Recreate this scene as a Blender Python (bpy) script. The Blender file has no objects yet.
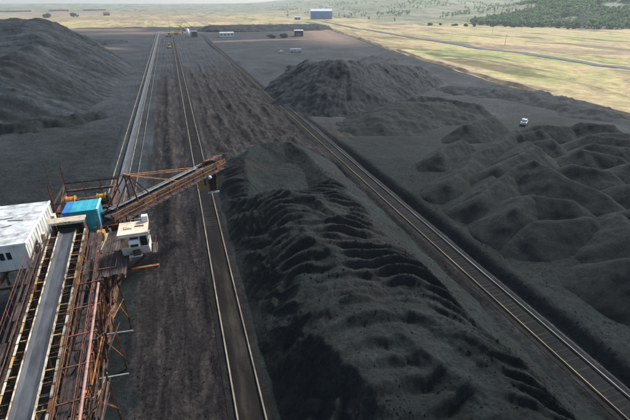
import bpy, math, random
import numpy as np
from mathutils import Vector, Matrix
R = math.radians
random.seed(7)
scene = bpy.context.scene
C = scene.collection

# ------------------------------------------------------------------ camera, sky, sun, exposure
cd = bpy.data.cameras.new('camera'); cam = bpy.data.objects.new('camera', cd); C.objects.link(cam)
cam.location = (0, 0, 38.0)
cam.rotation_euler = (R(90 - 26.24), 0, R(-17.65))
cd.sensor_width = 36; cd.lens = 24; cd.clip_start = 0.5; cd.clip_end = 30000
scene.camera = cam
SUN_AZ, SUN_EL = 56, 41            # azimuth clockwise from +Y, elevation
world = bpy.data.worlds.new('World'); scene.world = world; world.use_nodes = True
wn = world.node_tree; wn.nodes.clear()
sky = wn.nodes.new('ShaderNodeTexSky'); sky.sky_type = 'NISHITA'; sky.sun_disc = False
sky.sun_elevation = R(SUN_EL); sky.sun_rotation = R(SUN_AZ)
sky.dust_density = 1.5; sky.air_density = 1.0; sky.ozone_density = 1.0
bg = wn.nodes.new('ShaderNodeBackground'); bg.inputs[1].default_value = 0.09
wo = wn.nodes.new('ShaderNodeOutputWorld')
wn.links.new(sky.outputs[0], bg.inputs[0]); wn.links.new(bg.outputs[0], wo.inputs[0])
sd = bpy.data.lights.new('sun', 'SUN'); sd.energy = 3.3; sd.angle = R(13); sd.color = (1.0, 0.98, 0.945)
sun = bpy.data.objects.new('sun', sd); C.objects.link(sun)
sdir = Vector((math.sin(R(SUN_AZ)) * math.cos(R(SUN_EL)), math.cos(R(SUN_AZ)) * math.cos(R(SUN_EL)), math.sin(R(SUN_EL))))
sun.rotation_euler = sdir.to_track_quat('Z', 'Y').to_euler(); sun.location = (200, 100, 300)
vs = scene.view_settings
vs.view_transform = 'Standard'; vs.look = 'None'; vs.exposure = 0.95; vs.gamma = 1.0; vs.use_curve_mapping = False

# ------------------------------------------------------------------ materials
def nodes_of(m):
    m.use_nodes = True; t = m.node_tree; t.nodes.clear()
    o = t.nodes.new('ShaderNodeOutputMaterial'); b = t.nodes.new('ShaderNodeBsdfPrincipled')
    t.links.new(b.outputs[0], o.inputs[0]); return t, b
def ramp(t, stops):
    r = t.nodes.new('ShaderNodeValToRGB'); e = r.color_ramp.elements
    while len(e) < len(stops): e.new(0.5)
    for k, (p, c) in enumerate(stops):
        e[k].position = p; e[k].color = (c[0], c[1], c[2], 1) if not isinstance(c, (int, float)) else (c, c, c, 1)
    return r
def noise(t, vec, scale, detail=4, rough=0.55, dist=0.0):
    n = t.nodes.new('ShaderNodeTexNoise'); n.inputs['Scale'].default_value = scale
    n.inputs['Detail'].default_value = detail; n.inputs['Roughness'].default_value = rough
    n.inputs['Distortion'].default_value = dist
    t.links.new(vec, n.inputs['Vector']); return n
def mapped(t, vec, sc, rot=(0, 0, 0)):
    m = t.nodes.new('ShaderNodeMapping'); m.inputs['Scale'].default_value = sc; m.inputs['Rotation'].default_value = rot
    t.links.new(vec, m.inputs['Vector']); return m.outputs[0]
def mixc(t, f, a, b, mode='MIX'):
    m = t.nodes.new('ShaderNodeMix'); m.data_type = 'RGBA'; m.blend_type = mode
    for s, v in ((m.inputs[0], f), (m.inputs[6], a), (m.inputs[7], b)):
        if hasattr(v, 'is_linked') or hasattr(v, 'links'): t.links.new(v, s)
        elif isinstance(v, (int, float)): s.default_value = v
        else: s.default_value = (*v[:3], 1)
    return m.outputs[2]
def bumpn(t, b, height, strength, distance):
    n = t.nodes.new('ShaderNodeBump'); n.inputs['Strength'].default_value = strength; n.inputs['Distance'].default_value = distance
    t.links.new(height, n.inputs['Height']); t.links.new(n.outputs[0], b.inputs['Normal'])
MATS = {}
def pmat(name, stops, scale=1.0, detail=5, rough=0.8, bump=0.3, bscale=10.0, bdist=0.02, stretch=(1, 1, 1), rnd=0.0, metallic=0.0, spec=0.5):
    m = bpy.data.materials.new(name); t, b = nodes_of(m)
    g = t.nodes.new('ShaderNodeNewGeometry'); v = mapped(t, g.outputs['Position'], stretch)
    n = noise(t, v, scale, detail, 0.62); r = ramp(t, stops); t.links.new(n.outputs['Fac'], r.inputs[0])
    col = r.outputs[0]
    if rnd:
        oi = t.nodes.new('ShaderNodeObjectInfo'); rr = ramp(t, [(0, 1 - rnd), (1, 1 + rnd)]); t.links.new(oi.outputs['Random'], rr.inputs[0])
        # allow values above one
        mp = t.nodes.new('ShaderNodeMapRange'); mp.inputs[3].default_value = 1 - rnd; mp.inputs[4].default_value = 1 + rnd
        t.links.new(oi.outputs['Random'], mp.inputs[0]); t.nodes.remove(rr)
        vm = t.nodes.new('ShaderNodeVectorMath'); vm.operation = 'SCALE'; t.links.new(col, vm.inputs[0]); t.links.new(mp.outputs[0], vm.inputs['Scale'])
        col = vm.outputs[0]
    t.links.new(col, b.inputs['Base Color'])
    b.inputs['Roughness'].default_value = rough; b.inputs['Metallic'].default_value = metallic
    b.inputs['Specular IOR Level'].default_value = spec
    if bump: bumpn(t, b, noise(t, g.outputs['Position'], bscale, 5, 0.6).outputs['Fac'], bump, bdist)
    MATS[name] = m; return m

def coal_mat(name, lo, hi, brown=0.0, streak=None):
    m = bpy.data.materials.new(name); t, b = nodes_of(m)
    g = t.nodes.new('ShaderNodeNewGeometry'); P = g.outputs['Position']
    big = noise(t, P, 0.11, 5, 0.6); fine = noise(t, P, 2.6, 9, 0.85)
    r1 = ramp(t, [(0.30, lo), (0.72, hi)]); t.links.new(big.outputs['Fac'], r1.inputs[0])
    r2 = ramp(t, [(0.30, (0.30, 0.30, 0.30)), (0.5, (0.95, 0.95, 0.95)), (0.70, (1.9, 1.9, 1.9))]); t.links.new(fine.outputs['Fac'], r2.inputs[0])
    col = mixc(t, 1.0, r1.outputs[0], r2.outputs[0], 'MULTIPLY')
    md = noise(t, P, 0.75, 8, 0.82); rmd = ramp(t, [(0.32, 0.55), (0.5, 1.0), (0.66, 1.7)]); t.links.new(md.outputs['Fac'], rmd.inputs[0]); col = mixc(t, 1.0, col, rmd.outputs[0], 'MULTIPLY')
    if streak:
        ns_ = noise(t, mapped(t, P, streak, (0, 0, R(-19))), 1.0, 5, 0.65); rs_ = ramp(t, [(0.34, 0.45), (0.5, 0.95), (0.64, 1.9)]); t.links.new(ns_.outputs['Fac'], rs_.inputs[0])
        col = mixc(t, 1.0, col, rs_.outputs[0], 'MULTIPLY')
    if brown:
        n3 = noise(t, P, 0.06, 4, 0.6); r3 = ramp(t, [(0.5, 0), (0.68, brown)]); t.links.new(n3.outputs['Fac'], r3.inputs[0])
        col = mixc(t, r3.outputs[0], col, (0.036, 0.028, 0.026))
    t.links.new(col, b.inputs['Base Color']); b.inputs['Roughness'].default_value = 0.85; b.inputs['Specular IOR Level'].default_value = 0.10
    h = mixc(t, 0.5, noise(t, P, 0.9, 9, 0.78).outputs['Fac'], noise(t, P, 5.0, 5, 0.8).outputs['Fac'])
    bumpn(t, b, h, 1.0, 0.55)
    MATS[name] = m; return m
coal_mat('coal', (0.0090, 0.0126, 0.0124), (0.0205, 0.0270, 0.0262))
coal_mat('coal_brown', (0.0098, 0.0135, 0.0133), (0.0245, 0.0318, 0.0308), 0.4)
coal_mat('coal_grey', (0.0134, 0.0177, 0.0202), (0.0333, 0.0407, 0.0451))
coal_mat('coal_streak_shade', (0.0134, 0.0177, 0.0202), (0.0333, 0.0407, 0.0451), 0.0, (0.014, 0.26, 0.0))  # coarse and fine coal streaks, also painting the flutes' missing light and shade

def ground_mat():
    m = bpy.data.materials.new('ground'); t, b = nodes_of(m)
    g = t.nodes.new('ShaderNodeNewGeometry'); P = g.outputs['Position']
    a = t.nodes.new('ShaderNodeAttribute'); a.attribute_name = 'zone'
    s = t.nodes.new('ShaderNodeSeparateColor'); t.links.new(a.outputs['Color'], s.inputs[0])
    # yard: coal dust, trodden and rutted along the tracks
    along = mapped(t, P, (1.0, 0.22, 1.0))
    n1 = noise(t, P, 0.05, 9, 0.68); n2 = noise(t, along, 0.5, 10, 0.78, 0.5); n3 = noise(t, P, 1.6, 6, 0.7)
    r1 = ramp(t, [(0.3, (0.014, 0.0165, 0.0175)), (0.48, (0.028, 0.033, 0.036)), (0.62, (0.042, 0.048, 0.054)), (0.76, (0.070, 0.077, 0.084))]); t.links.new(n1.outputs['Fac'], r1.inputs[0])
    r2 = ramp(t, [(0.34, (0.0085, 0.0078, 0.0080)), (0.50, (0.0205, 0.0180, 0.0178)), (0.63, (0.054, 0.046, 0.0425)), (0.78, (0.125, 0.106, 0.090))]); t.links.new(n2.outputs['Fac'], r2.inputs[0])
    yard = mixc(t, s.outputs[1], r1.outputs[0], r2.outputs[0])
    ca = t.nodes.new('ShaderNodeAttribute'); ca.attribute_name = 'coal'
    rc = ramp(t, [(0.30, (0.0082, 0.0114, 0.0112)), (0.72, (0.0190, 0.0248, 0.0242))]); t.links.new(n1.outputs['Fac'], rc.inputs[0])
    yard = mixc(t, ca.outputs['Fac'], yard, rc.outputs[0])
    rf = ramp(t, [(0.30, 0.4), (0.5, 0.95), (0.70, 1.7)]); t.links.new(n3.outputs['Fac'], rf.inputs[0])
    yard = mixc(t, 1.0, yard, rf.outputs[0], 'MULTIPLY')
    # fields: straw, green and bare soil
    f1 = noise(t, mapped(t, P, (1, 0.8, 1), (0, 0, 0.35)), 0.010, 10, 0.68, 0.9)
    rr = ramp(t, [(0.28, (0.20, 0.14, 0.10)), (0.40, (0.34, 0.255, 0.16)), (0.50, (0.49, 0.385, 0.20)), (0.58, (0.36, 0.345, 0.14)), (0.68, (0.15, 0.19, 0.085))])
    t.links.new(f1.outputs['Fac'], rr.inputs[0])
    f2 = noise(t, P, 0.12, 9, 0.8); rr2 = ramp(t, [(0.3, 0.42), (0.62, 1.15)]); t.links.new(f2.outputs['Fac'], rr2.inputs[0])
    field = mixc(t, 1.0, rr.outputs[0], rr2.outputs[0], 'MULTIPLY')
    f3 = noise(t, P, 0.014, 9, 0.74); rr3 = ramp(t, [(0.30, (0.055, 0.085, 0.050)), (0.46, (0.13, 0.155, 0.095)), (0.66, (0.27, 0.27, 0.19))]); t.links.new(f3.outputs['Fac'], rr3.inputs[0])
    field = mixc(t, s.outputs[2], field, rr3.outputs[0])
    st_ = noise(t, mapped(t, P, (0.9, 0.16, 1), (0, 0, 0.15)), 0.03, 8, 0.7, 1.2); rst = ramp(t, [(0.40, (0.27, 0.30, 0.23)), (0.50, (0.95, 0.95, 0.95)), (0.66, (1.15, 1.10, 1.0))]); t.links.new(st_.outputs['Fac'], rst.inputs[0])
    field = mixc(t, 0.8, field, rst.outputs[0], 'MULTIPLY')
    f4 = noise(t, P, 0.03, 7, 0.7)
    # ragged border between yard and field
    ad = t.nodes.new('ShaderNodeMath'); ad.operation = 'MULTIPLY_ADD'; ad.inputs[1].default_value = 0.7; t.links.new(f4.outputs['Fac'], ad.inputs[0])
    sb = t.nodes.new('ShaderNodeMath'); sb.operation = 'SUBTRACT'; sb.inputs[1].default_value = 0.35; t.links.new(s.outputs[0], sb.inputs[0]); t.links.new(sb.outputs[0], ad.inputs[2])
    rm = ramp(t, [(0.42, 0), (0.55, 1)]); t.links.new(ad.outputs[0], rm.inputs[0])
    col = mixc(t, rm.outputs[0], field, yard)
    # bare clay soil
    col = mixc(t, a.outputs['Alpha'], col, mixc(t, rr2.outputs[0], (0.13, 0.085, 0.055), (0.26, 0.18, 0.135)))
    t.links.new(col, b.inputs['Base Color']); b.inputs['Roughness'].default_value = 0.9; b.inputs['Specular IOR Level'].default_value = 0.08
    h = mixc(t, 0.72, n2.outputs['Fac'], n3.outputs['Fac']); bumpn(t, b, h, 0.9, 0.45)
    return m
M_GROUND = ground_mat()
pmat('rust', [(0.30, (0.018, 0.012, 0.010)), (0.48, (0.062, 0.031, 0.020)), (0.62, (0.145, 0.066, 0.034)), (0.75, (0.05, 0.038, 0.033))], 1.6, rnd=0.45, rough=0.85)
pmat('rust_orange', [(0.30, (0.045, 0.020, 0.010)), (0.48, (0.23, 0.085, 0.026)), (0.66, (0.44, 0.19, 0.06))], 1.8, rnd=0.4, rough=0.8)
pmat('rust_red', [(0.30, (0.050, 0.018, 0.013)), (0.55, (0.185, 0.062, 0.040)), (0.75, (0.29, 0.12, 0.085))], 1.8, rnd=0.3, rough=0.8)
pmat('pink_steel', [(0.30, (0.20, 0.085, 0.065)), (0.55, (0.38, 0.20, 0.165)), (0.75, (0.42, 0.29, 0.24))], 1.5, rnd=0.15, rough=0.75)
pmat('dark_steel', [(0.3, (0.014, 0.012, 0.011)), (0.6, (0.045, 0.035, 0.030)), (0.8, (0.10, 0.06, 0.04))], 1.8, rnd=0.3, rough=0.75)
pmat('grey_steel', [(0.3, (0.10, 0.10, 0.10)), (0.55, (0.20, 0.20, 0.195)), (0.75, (0.30, 0.27, 0.23))], 1.5, rnd=0.2, rough=0.7)
pmat('cream_paint', [(0.30, (0.22, 0.13, 0.07)), (0.42, (0.46, 0.38, 0.26)), (0.7, (0.62, 0.56, 0.42))], 1.8, rnd=0.15, rough=0.7)
pmat('cream_worn', [(0.38, (0.09, 0.055, 0.035)), (0.46, (0.40, 0.31, 0.20)), (0.62, (0.62, 0.58, 0.48))], 1.3, rnd=0.2, rough=0.75)
pmat('yellow_worn', [(0.34, (0.10, 0.05, 0.02)), (0.5, (0.40, 0.25, 0.09)), (0.7, (0.50, 0.38, 0.18))], 1.5, rnd=0.2, rough=0.75)
pmat('white_sheet', [(0.30, (0.16, 0.15, 0.13)), (0.42, (0.36, 0.36, 0.345)), (0.56, (0.56, 0.57, 0.56)), (0.75, (0.70, 0.71, 0.70))], 0.7, 8, rough=0.6, bump=0.15)
pmat('white_side', [(0.30, (0.16, 0.11, 0.065)), (0.43, (0.55, 0.53, 0.46)), (0.7, (0.80, 0.79, 0.75))], 0.7, 8, rough=0.65, bump=0.15, stretch=(1, 1, 0.35))
pmat('white_paint', [(0.3, (0.55, 0.55, 0.53)), (0.6, (0.78, 0.79, 0.79))], 1.2, rough=0.5, bump=0.05)
pmat('peach_paint', [(0.26, (0.22, 0.12, 0.06)), (0.40, (0.60, 0.46, 0.32)), (0.7, (0.74, 0.63, 0.47))], 0.9, 7, rough=0.65, bump=0.1)
pmat('teal_sheet', [(0.25, (0.02, 0.20, 0.26)), (0.6, (0.025, 0.36, 0.42)), (0.8, (0.08, 0.45, 0.46))], 0.7, 6, rnd=0.12, rough=0.55, bump=0.1)
pmat('blue_sheet', [(0.25, (0.015, 0.11, 0.28)), (0.7, (0.025, 0.20, 0.46))], 0.7, 6, rough=0.55, bump=0.1)
pmat('pale_blue', [(0.3, (0.25, 0.45, 0.60)), (0.7, (0.50, 0.68, 0.80))], 2.0, rough=0.4, bump=0.0)
pmat('orange_paint', [(0.3, (0.28, 0.09, 0.02)), (0.6, (0.62, 0.20, 0.03))], 2.0, rough=0.6)
pmat('ochre_paint', [(0.3, (0.20, 0.10, 0.02)), (0.6, (0.48, 0.26, 0.04))], 2.0, rough=0.6)
pmat('machine_yellow', [(0.3, (0.42, 0.28, 0.03)), (0.6, (0.66, 0.46, 0.05))], 1.0, rough=0.55, bump=0.0)
pmat('belt', [(0.30, (0.024, 0.025, 0.028)), (0.5, (0.060, 0.063, 0.069)), (0.72, (0.105, 0.108, 0.114))], 1.1, 8, rough=0.7, bump=0.35, stretch=(1, 0.25, 1))
pmat('belt_dark', [(0.3, (0.03, 0.032, 0.035)), (0.7, (0.075, 0.078, 0.082))], 1.0, 7, rough=0.7, stretch=(1, 0.2, 1))
pmat('plank', [(0.28, (0.020, 0.014, 0.012)), (0.5, (0.062, 0.042, 0.036)), (0.75, (0.125, 0.088, 0.074))], 2.2, 7, rnd=0.35, rough=0.9, stretch=(1, 0.3, 1))
pmat('rail_tan', [(0.34, (0.08, 0.066, 0.048)), (0.52, (0.22, 0.19, 0.14)), (0.75, (0.36, 0.32, 0.255))], 0.35, 7, rough=0.7, bump=0.1)
pmat('rail_yellow', [(0.38, (0.05, 0.033, 0.016)), (0.54, (0.155, 0.118, 0.042)), (0.75, (0.27, 0.225, 0.11))], 0.12, 7, rough=0.7, bump=0.1)
pmat('rail_grey', [(0.38, (0.03, 0.028, 0.026)), (0.54, (0.085, 0.083, 0.079)), (0.75, (0.22, 0.22, 0.22))], 0.12, 7, rough=0.65, bump=0.1)
pmat('plinth', [(0.3, (0.025, 0.022, 0.020)), (0.55, (0.055, 0.049, 0.042)), (0.75, (0.10, 0.088, 0.072))], 0.6, 7, rough=0.9, spec=0.08)
pmat('coal_bed', [(0.3, (0.006, 0.0055, 0.0055)), (0.55, (0.014, 0.013, 0.013)), (0.75, (0.032, 0.028, 0.026))], 0.7, 8, rough=0.85, bump=0.8, bscale=3.0, bdist=.2, spec=0.08)
pmat('infill_brown', [(0.34, (0.006, 0.0052, 0.005)), (0.52, (0.014, 0.0118, 0.0108)), (0.70, (0.044, 0.037, 0.031))], 0.5, 9, rough=0.9, stretch=(1, .15, 1), bump=.6, bscale=2.5, bdist=.15, spec=0.08)
pmat('infill_grey', [(0.34, (0.0055, 0.006, 0.006)), (0.52, (0.011, 0.0113, 0.011)), (0.70, (0.030, 0.029, 0.027))], 0.35, 9, rough=0.9, stretch=(1, .2, 1), bump=.6, bscale=2.5, bdist=.15, spec=0.08)
pmat('sleeper', [(0.3, (0.009, 0.009, 0.009)), (0.6, (0.018, 0.0175, 0.017)), (0.8, (0.034, 0.031, 0.029))], 0.8, 6, rnd=0.35, rough=0.9, spec=0.08)
pmat('glass_dark', [(0.3, (0.008, 0.010, 0.012)), (0.7, (0.018, 0.022, 0.026))], 1.0, rough=0.12, bump=0.0)
pmat('black', [(0.3, (0.008, 0.008, 0.008)), (0.7, (0.02, 0.02, 0.02))], 2.0, rough=0.8)
pmat('clay', [(0.3, (0.10, 0.065, 0.035)), (0.5, (0.24, 0.165, 0.085)), (0.7, (0.36, 0.28, 0.14))], 0.12, 8, rough=0.9)
pmat('dusty', [(0.3, (0.035, 0.038, 0.040)), (0.5, (0.065, 0.070, 0.073)), (0.7, (0.105, 0.108, 0.108))], 0.08, 9, rough=0.9)
pmat('asphalt', [(0.3, (0.016, 0.020, 0.022)), (0.7, (0.046, 0.052, 0.054))], 0.09, 8, rough=0.9)
pmat('blue_cladding', [(0.3, (0.05, 0.19, 0.46)), (0.7, (0.07, 0.25, 0.55))], 0.1, 4, rough=0.5, bump=0.0)
pmat('pale_roof', [(0.3, (0.42, 0.52, 0.60)), (0.7, (0.55, 0.64, 0.70))], 0.1, 4, rough=0.5, bump=0.0)
pmat('brick_red', [(0.3, (0.16, 0.055, 0.04)), (0.7, (0.26, 0.10, 0.07))], 0.3, 4, rough=0.9)
pmat('leaf', [(0.3, (0.020, 0.045, 0.016)), (0.55, (0.050, 0.095, 0.030)), (0.75, (0.095, 0.145, 0.050))], 0.35, 5, rnd=0.25, rough=0.75, bump=0.0)
pmat('leaf_dark', [(0.3, (0.012, 0.022, 0.010)), (0.7, (0.04, 0.06, 0.025))], 0.4, 5, rnd=0.25, rough=0.8, bump=0.0)
pmat('forest_leaf', [(0.3, (0.045, 0.115, 0.040)), (0.5, (0.085, 0.190, 0.060)), (0.72, (0.18, 0.26, 0.085))], 0.05, 6, rough=0.8, bump=0.0)
pmat('bark', [(0.3, (0.04, 0.03, 0.022)), (0.7, (0.11, 0.085, 0.06))], 2.0, rough=0.9)
pmat('galvanised', [(0.3, (0.22, 0.23, 0.24)), (0.7, (0.36, 0.37, 0.38))], 1.0, rough=0.55, bump=0.0)
pmat('tyre', [(0.3, (0.012, 0.012, 0.012)), (0.7, (0.03, 0.03, 0.03))], 2.0, rough=0.9)
for nm in ('leaf', 'leaf_dark', 'forest_leaf'):
    t = MATS[nm].node_tree; pb = next(n for n in t.nodes if n.type == 'BSDF_PRINCIPLED'); out = next(n for n in t.nodes if n.type == 'OUTPUT_MATERIAL')
    tl = t.nodes.new('ShaderNodeBsdfTranslucent'); mx = t.nodes.new('ShaderNodeMixShader'); mx.inputs[0].default_value = 0.45
    src = pb.inputs['Base Color'].links[0].from_socket; t.links.new(src, tl.inputs[0])
    t.links.new(pb.outputs[0], mx.inputs[1]); t.links.new(tl.outputs[0], mx.inputs[2]); t.links.new(mx.outputs[0], out.inputs[0])
M = MATS

# ------------------------------------------------------------------ helpers
def tag(o, label=None, cat=None, group=None, kind=None):
    if label: o['label'] = label
    if cat: o['category'] = cat
    if group: o['group'] = group
    if kind: o['kind'] = kind
    return o
def link(name, me, parent=None):
    o = bpy.data.objects.new(name, me); C.objects.link(o)
    if parent is not None: o.parent = parent
    return o
def empty(name, loc=(0, 0, 0), rz=0.0):
    o = bpy.data.objects.new(name, None); C.objects.link(o); o.location = loc; o.rotation_euler = (0, 0, rz)
    o.empty_display_size = 0.5; return o
class MB:
    def __init__(s): s.v = []; s.f = []
    def box(s, x0, x1, y0, y1, z0, z1):
        n = len(s.v)
        s.v += [(x0, y0, z0), (x1, y0, z0), (x1, y1, z0), (x0, y1, z0), (x0, y0, z1), (x1, y0, z1), (x1, y1, z1), (x0, y1, z1)]
        s.f += [tuple(n + i for i in q) for q in ((3, 2, 1, 0), (4, 5, 6, 7), (0, 1, 5, 4), (1, 2, 6, 5), (2, 3, 7, 6), (3, 0, 4, 7))]
        return s
    def hull(s, quad0, quad1):
        n = len(s.v); s.v += list(quad0) + list(quad1)
        s.f += [tuple(n + i for i in q) for q in ((3, 2, 1, 0), (4, 5, 6, 7), (0, 1, 5, 4), (1, 2, 6, 5), (2, 3, 7, 6), (3, 0, 4, 7))]
        return s
    def bar(s, a, b, w, h=None):
        a = Vector(a); b = Vector(b); h = h or w; d = (b - a).normalized()
        side = d.cross(Vector((0, 0, 1)))
        side = Vector((1, 0, 0)) if side.length < 1e-3 else side.normalized()
        up = side.cross(d)
        q = [side * (-w / 2) + up * (-h / 2), side * (w / 2) + up * (-h / 2), side * (w / 2) + up * (h / 2), side * (-w / 2) + up * (h / 2)]
        return s.hull([tuple(a + p) for p in q], [tuple(b + p) for p in q])
    def cyl(s, a, b, r0, r1=None, n=12):
        r1 = r0 if r1 is None else r1
        a = Vector(a); b = Vector(b); d = (b - a).normalized()
        u = d.cross(Vector((0, 0, 1))); u = Vector((1, 0, 0)) if u.length < 1e-3 else u.normalized(); w = d.cross(u)
        k = len(s.v)
        for c, r in ((a, r0), (b, r1)):
            s.v += [tuple(c + (u * math.cos(2 * math.pi * i / n) + w * math.sin(2 * math.pi * i / n)) * r) for i in range(n)]
        s.f += [(k + i, k + (i + 1) % n, k + n + (i + 1) % n, k + n + i) for i in range(n)]
        s.f += [tuple(k + n - 1 - i for i in range(n)), tuple(k + n + i for i in range(n))]
        return s
    def prism(s, prof, y0, y1):                 # prof: (x, z) loop, extruded along y
        n = len(prof); k = len(s.v)
        s.v += [(x, y0, z) for x, z in prof] + [(x, y1, z) for x, z in prof]
        s.f += [(k + i, k + (i + 1) % n, k + n + (i + 1) % n, k + n + i) for i in range(n)]
        s.f += [tuple(k + n - 1 - i for i in range(n)), tuple(k + n + i for i in range(n))]
        return s
    def mesh(s, name, mat):
        me = bpy.data.meshes.new(name); me.from_pydata(s.v, [], s.f)
        me.materials.append(mat); me.update(); return me
    def build(s, name, mat, parent=None, smooth=False):
        me = s.mesh(name, mat)
        if smooth: me.polygons.foreach_set('use_smooth', [True] * len(me.polygons))
        return link(name, me, parent)
_unit = {}
def unit(profile, mat):
    k = (profile, mat)
    if k not in _unit:
        b = MB()
        if profile == 'box': b.box(-.5, .5, -.5, .5, -.5, .5)
        elif profile == 'beam':                       # I section along local y, unit size
            b.box(-.5, .5, -.5, .5, -.5, -.36); b.box(-.5, .5, -.5, .5, .36, .5); b.box(-.09, .09, -.5, .5, -.359, .359)
        elif profile == 'angle':
            b.box(-.5, .5, -.5, .5, -.5, -.34); b.box(-.5, -.34, -.5, .5, -.339, .5)
        else: b.cyl((0, -.5, 0), (0, .5, 0), .5, n=10)
        _unit[k] = b.mesh(profile + '_section', M[mat])
    return _unit[k]
def bar(name, a, b, w, h, mat, parent, profile='box'):
    """straight member from a to b in the parent's space"""
    a = Vector(a); b = Vector(b); d = b - a; L = d.length; y = d / L
    x = y.cross(Vector((0, 0, 1))); x = Vector((1, 0, 0)) if x.length < 1e-3 else x.normalized(); z = x.cross(y)
    o = link(name, unit(profile, mat), parent)
    m = Matrix((x, y, z)).transposed().to_4x4(); m.translation = (a + b) / 2
    o.matrix_basis = m @ Matrix.Diagonal((w, L, h, 1)); return o

# numpy gradient noise -------------------------------------------------
def _h(ix, iy, seed):
    n = (ix.astype(np.int64) * 374761393 + iy.astype(np.int64) * 668265263 + seed * 974711) & 0x7fffffff
    n = ((n ^ (n >> 13)) * 1274126177) & 0x7fffffff
    return ((n ^ (n >> 16)) & 0xffff) / 65535.0 * 2 * math.pi
def pn(x, y, seed=0):
    x = np.asarray(x, float); y = np.asarray(y, float)
    x0 = np.floor(x); y0 = np.floor(y); fx = x - x0; fy = y - y0
    u = fx * fx * fx * (fx * (fx * 6 - 15) + 10); v = fy * fy * fy * (fy * (fy * 6 - 15) + 10)
    def gr(dx, dy):
        a = _h(x0 + dx, y0 + dy, seed); return np.cos(a) * (fx - dx) + np.sin(a) * (fy - dy)
    return ((gr(0, 0) * (1 - u) + gr(1, 0) * u) * (1 - v) + (gr(0, 1) * (1 - u) + gr(1, 1) * u) * v) * 1.5
def fbm(x, y, o=4, seed=0, gain=0.5):
    s = 0; a = 1.0; f = 1.0
    for k in range(o): s = s + a * pn(np.asarray(x) * f, np.asarray(y) * f, seed + k * 17); a *= gain; f *= 2.03
    return s
def sst(a, b, x):
    t = np.clip((x - a) / (b - a), 0, 1); return t * t * (3 - 2 * t)
def smin(a, b, k):
    h = np.clip(0.5 + 0.5 * (b - a) / k, 0, 1); return b * (1 - h) + a * h - k * h * (1 - h)
def seg_dist(x, y, a, b):
    ax, ay = a; bx, by = b; dx, dy = bx - ax, by - ay; L2 = dx * dx + dy * dy + 1e-9
    t = np.clip(((x - ax) * dx + (y - ay) * dy) / L2, 0, 1)
    return np.hypot(x - ax - t * dx, y - ay - t * dy), t
def poly_dist(x, y, pts):
    d = None
    for a, b in zip(pts[:-1], pts[1:]):
        e, _ = seg_dist(x, y, a, b); d = e if d is None else np.minimum(d, e)
    return d
def side_of(x, y, pts):
    best = None; sg = None
    for a, b in zip(pts[:-1], pts[1:]):
        e, _ = seg_dist(x, y, a, b); c = np.sign((b[0] - a[0]) * (y - a[1]) - (b[1] - a[1]) * (x - a[0]))
        if best is None: best, sg = e, c
        else:
            k = e < best - 1e-9; sg = np.where(k, c, sg); best = np.minimum(best, e)
    return sg
def grid_mesh(name, xs, ys, Z, mat, keep=None, attr=None, attr2=None):
    X, Y = np.meshgrid(xs, ys); nx, ny = len(xs), len(ys)
    co = np.stack([X, Y, Z], -1).reshape(-1, 3).astype(np.float32)
    i = np.arange(nx * ny).reshape(ny, nx)
    q = np.stack([i[:-1, :-1], i[:-1, 1:], i[1:, 1:], i[1:, :-1]], -1).reshape(-1, 4)
    if keep is not None:
        q = q[keep.reshape(-1)[q].any(1)]
        used = np.unique(q); remap = -np.ones(nx * ny, int); remap[used] = np.arange(len(used)); q = remap[q]; co = co[used]
        if attr is not None: attr = attr.reshape(-1, 4)[used]
    me = bpy.data.meshes.new(name)
    me.vertices.add(len(co)); me.vertices.foreach_set('co', co.ravel())
    me.loops.add(q.size); me.loops.foreach_set('vertex_index', q.ravel().astype(np.int32))
    me.polygons.add(len(q)); me.polygons.foreach_set('loop_start', np.arange(0, q.size, 4, dtype=np.int32)); me.polygons.foreach_set('loop_total', np.full(len(q), 4, np.int32))
    me.polygons.foreach_set('use_smooth', np.ones(len(q), bool))
    me.update(calc_edges=True)
    if attr is not None:
        a = me.color_attributes.new('zone', 'FLOAT_COLOR', 'POINT'); a.data.foreach_set('color', attr.reshape(-1).astype(np.float32))
    if attr2 is not None:
        a = me.attributes.new('coal', 'FLOAT', 'POINT'); a.data.foreach_set('value', attr2.reshape(-1).astype(np.float32))
    me.materials.append(mat); return me

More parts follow.
